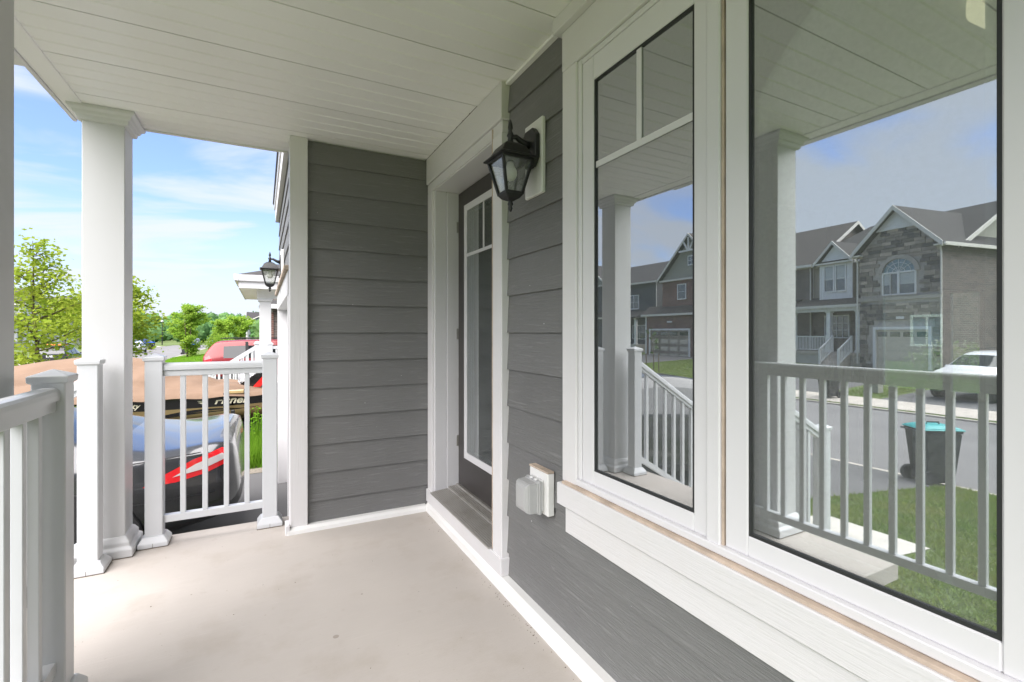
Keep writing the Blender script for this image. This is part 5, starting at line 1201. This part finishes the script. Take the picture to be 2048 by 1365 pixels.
grass('weedy_grass', (-2.2, .15, 7.35, 8.62), 9000, .12, .42, .008, 'weed_blade', 'tall bright green weeds growing between the two driveways', 3, .22)
grass('weedy_grass', (-8.1, -2.2, 7.1, 8.65), 9000, .06, .2, .01, 'weed_blade', 'rough grass strip running to the kerb between the driveways', 4, .3)
grass('verge_grass', (-8.1, -.5, 12.2, 60), 40000, .05, .14, .02, 'weed_blade', 'front lawns along our side of the street', 5, .3, ok=lambda X, Y: ~((Y > 17.4) & (Y < 21.2)))
grass('garden_grass', (10.3, 35.0, 1, 22), 40000, .04, .12, .018, 'weed_blade', 'back garden lawn seen through the house', 6, .3)
# seed heads among the weeds
sd = MB(); rs = np.random.default_rng(9)
for _ in range(60):
    x, y = rs.uniform(-.22, .12), rs.uniform(7.5, 8.5); h = rs.uniform(.4, .68); z = gz(x); sd.tube([(x, y, z), (x + rs.normal(0, .03), y, z + h)], .004, 4); sd.lathe((x, y, z + h), [(.004, -.012), (.016, 0), (.004, .014)], 6)
tag(sd.build('weed_stalks', 'weed_blade'), 'thin seed stalks standing above the weeds', 'weeds', kind='stuff')

# ================================================================== FAR WOOD AND HILLS
hv = []; hf = []; nxh = 40
ys = [190, 240, 290, 350, 430, 560, 800]
for j, y in enumerate(ys):
    for i in range(nxh):
        x = -520 + 640 * i / (nxh - 1)
        z = -1.2 + max(0, (y - 170)) * .011 + 3.5 * math.sin(x * .011 + 1.3) * min(1, max(0, (y - 200) / 300)) + (6 if y > 500 else 0) * math.sin(x * .006 + .4)
        hv.append((x, y, z))
for j in range(len(ys) - 1):
    for i in range(nxh - 1): hf.append((j * nxh + i, j * nxh + i + 1, (j + 1) * nxh + i + 1, (j + 1) * nxh + i))
tag(MB().add(hv, hf).build('hill', 'forest_leaf', smooth=True), kind='structure')
def wood():
    rs = np.random.default_rng(77); V = []; F = []
    base = bmesh.new(); bmesh.ops.create_icosphere(base, subdivisions=2, radius=1); bv = np.array([v.co[:] for v in base.verts]); bf = np.array([[v.index for v in f.verts] for f in base.faces]); base.free()
    off = 0; vs = []; fs = []
    for y in np.concatenate([np.linspace(142, 215, 6), np.linspace(230, 380, 9), np.linspace(430, 700, 5)]):
        xl, xr = -.46 * y - 60, .06 * y + 25
        step = 3.0 if y < 220 else (4.2 if y < 400 else 8.0)
        for x in np.arange(xl, xr, step):
            xx = x + rs.normal(0, 1.6); yy = y + rs.normal(0, 6); r = rs.uniform(1.8, 3.3) * (.62 if y < 220 else (1 if y < 400 else 1.7)); hgt = r * rs.uniform(1.15, 1.7)
            zg = -1.2 + max(0, (yy - 170)) * .011 + 3.5 * math.sin(xx * .011 + 1.3) * min(1, max(0, (yy - 200) / 300)) + (6 if y > 500 else 0) * math.sin(xx * .006 + .4)
            for q in range(2 if y < 400 else 1):
                cx, cy, cz = xx + rs.normal(0, 1), yy + rs.normal(0, 1), zg + hgt * (.75 + .7 * q)
                rr = r * (1 - .32 * q)
                nvv = bv * (1 + rs.normal(0, .13, (len(bv), 1))) * np.array([rr, rr, hgt * (.8 - .2 * q)]) + np.array([cx, cy, cz])
                vs.append(nvv); fs.append(bf + off); off += len(bv)
                # loose leaf clumps that break the outline
                m = 46; u = rs.normal(0, 1, (m, 3)); u /= np.linalg.norm(u, axis=1)[:, None]; p = u * np.array([rr, rr, hgt * (.8 - .2 * q)]) * rs.uniform(.95, 1.18, (m, 1)) + np.array([cx, cy, cz])
                s_ = rr * .16; d = rs.normal(0, s_, (m, 3)); e = rs.normal(0, s_, (m, 3))
                vs.append(np.stack([p - d, p + e, p + d], 1).reshape(-1, 3)); fs.append(np.arange(m * 3).reshape(-1, 3) + off); off += m * 3
    V = np.concatenate(vs); Fc = np.concatenate(fs)
    me = bpy.data.meshes.new('wood'); me.from_pydata(V.tolist(), [], Fc.tolist()); me.materials.append(MATS['forest_leaf']); o = link('wood', me)
    tag(o, 'dense green wood covering the low hills at the end of the street', 'wood', kind='stuff')
wood()
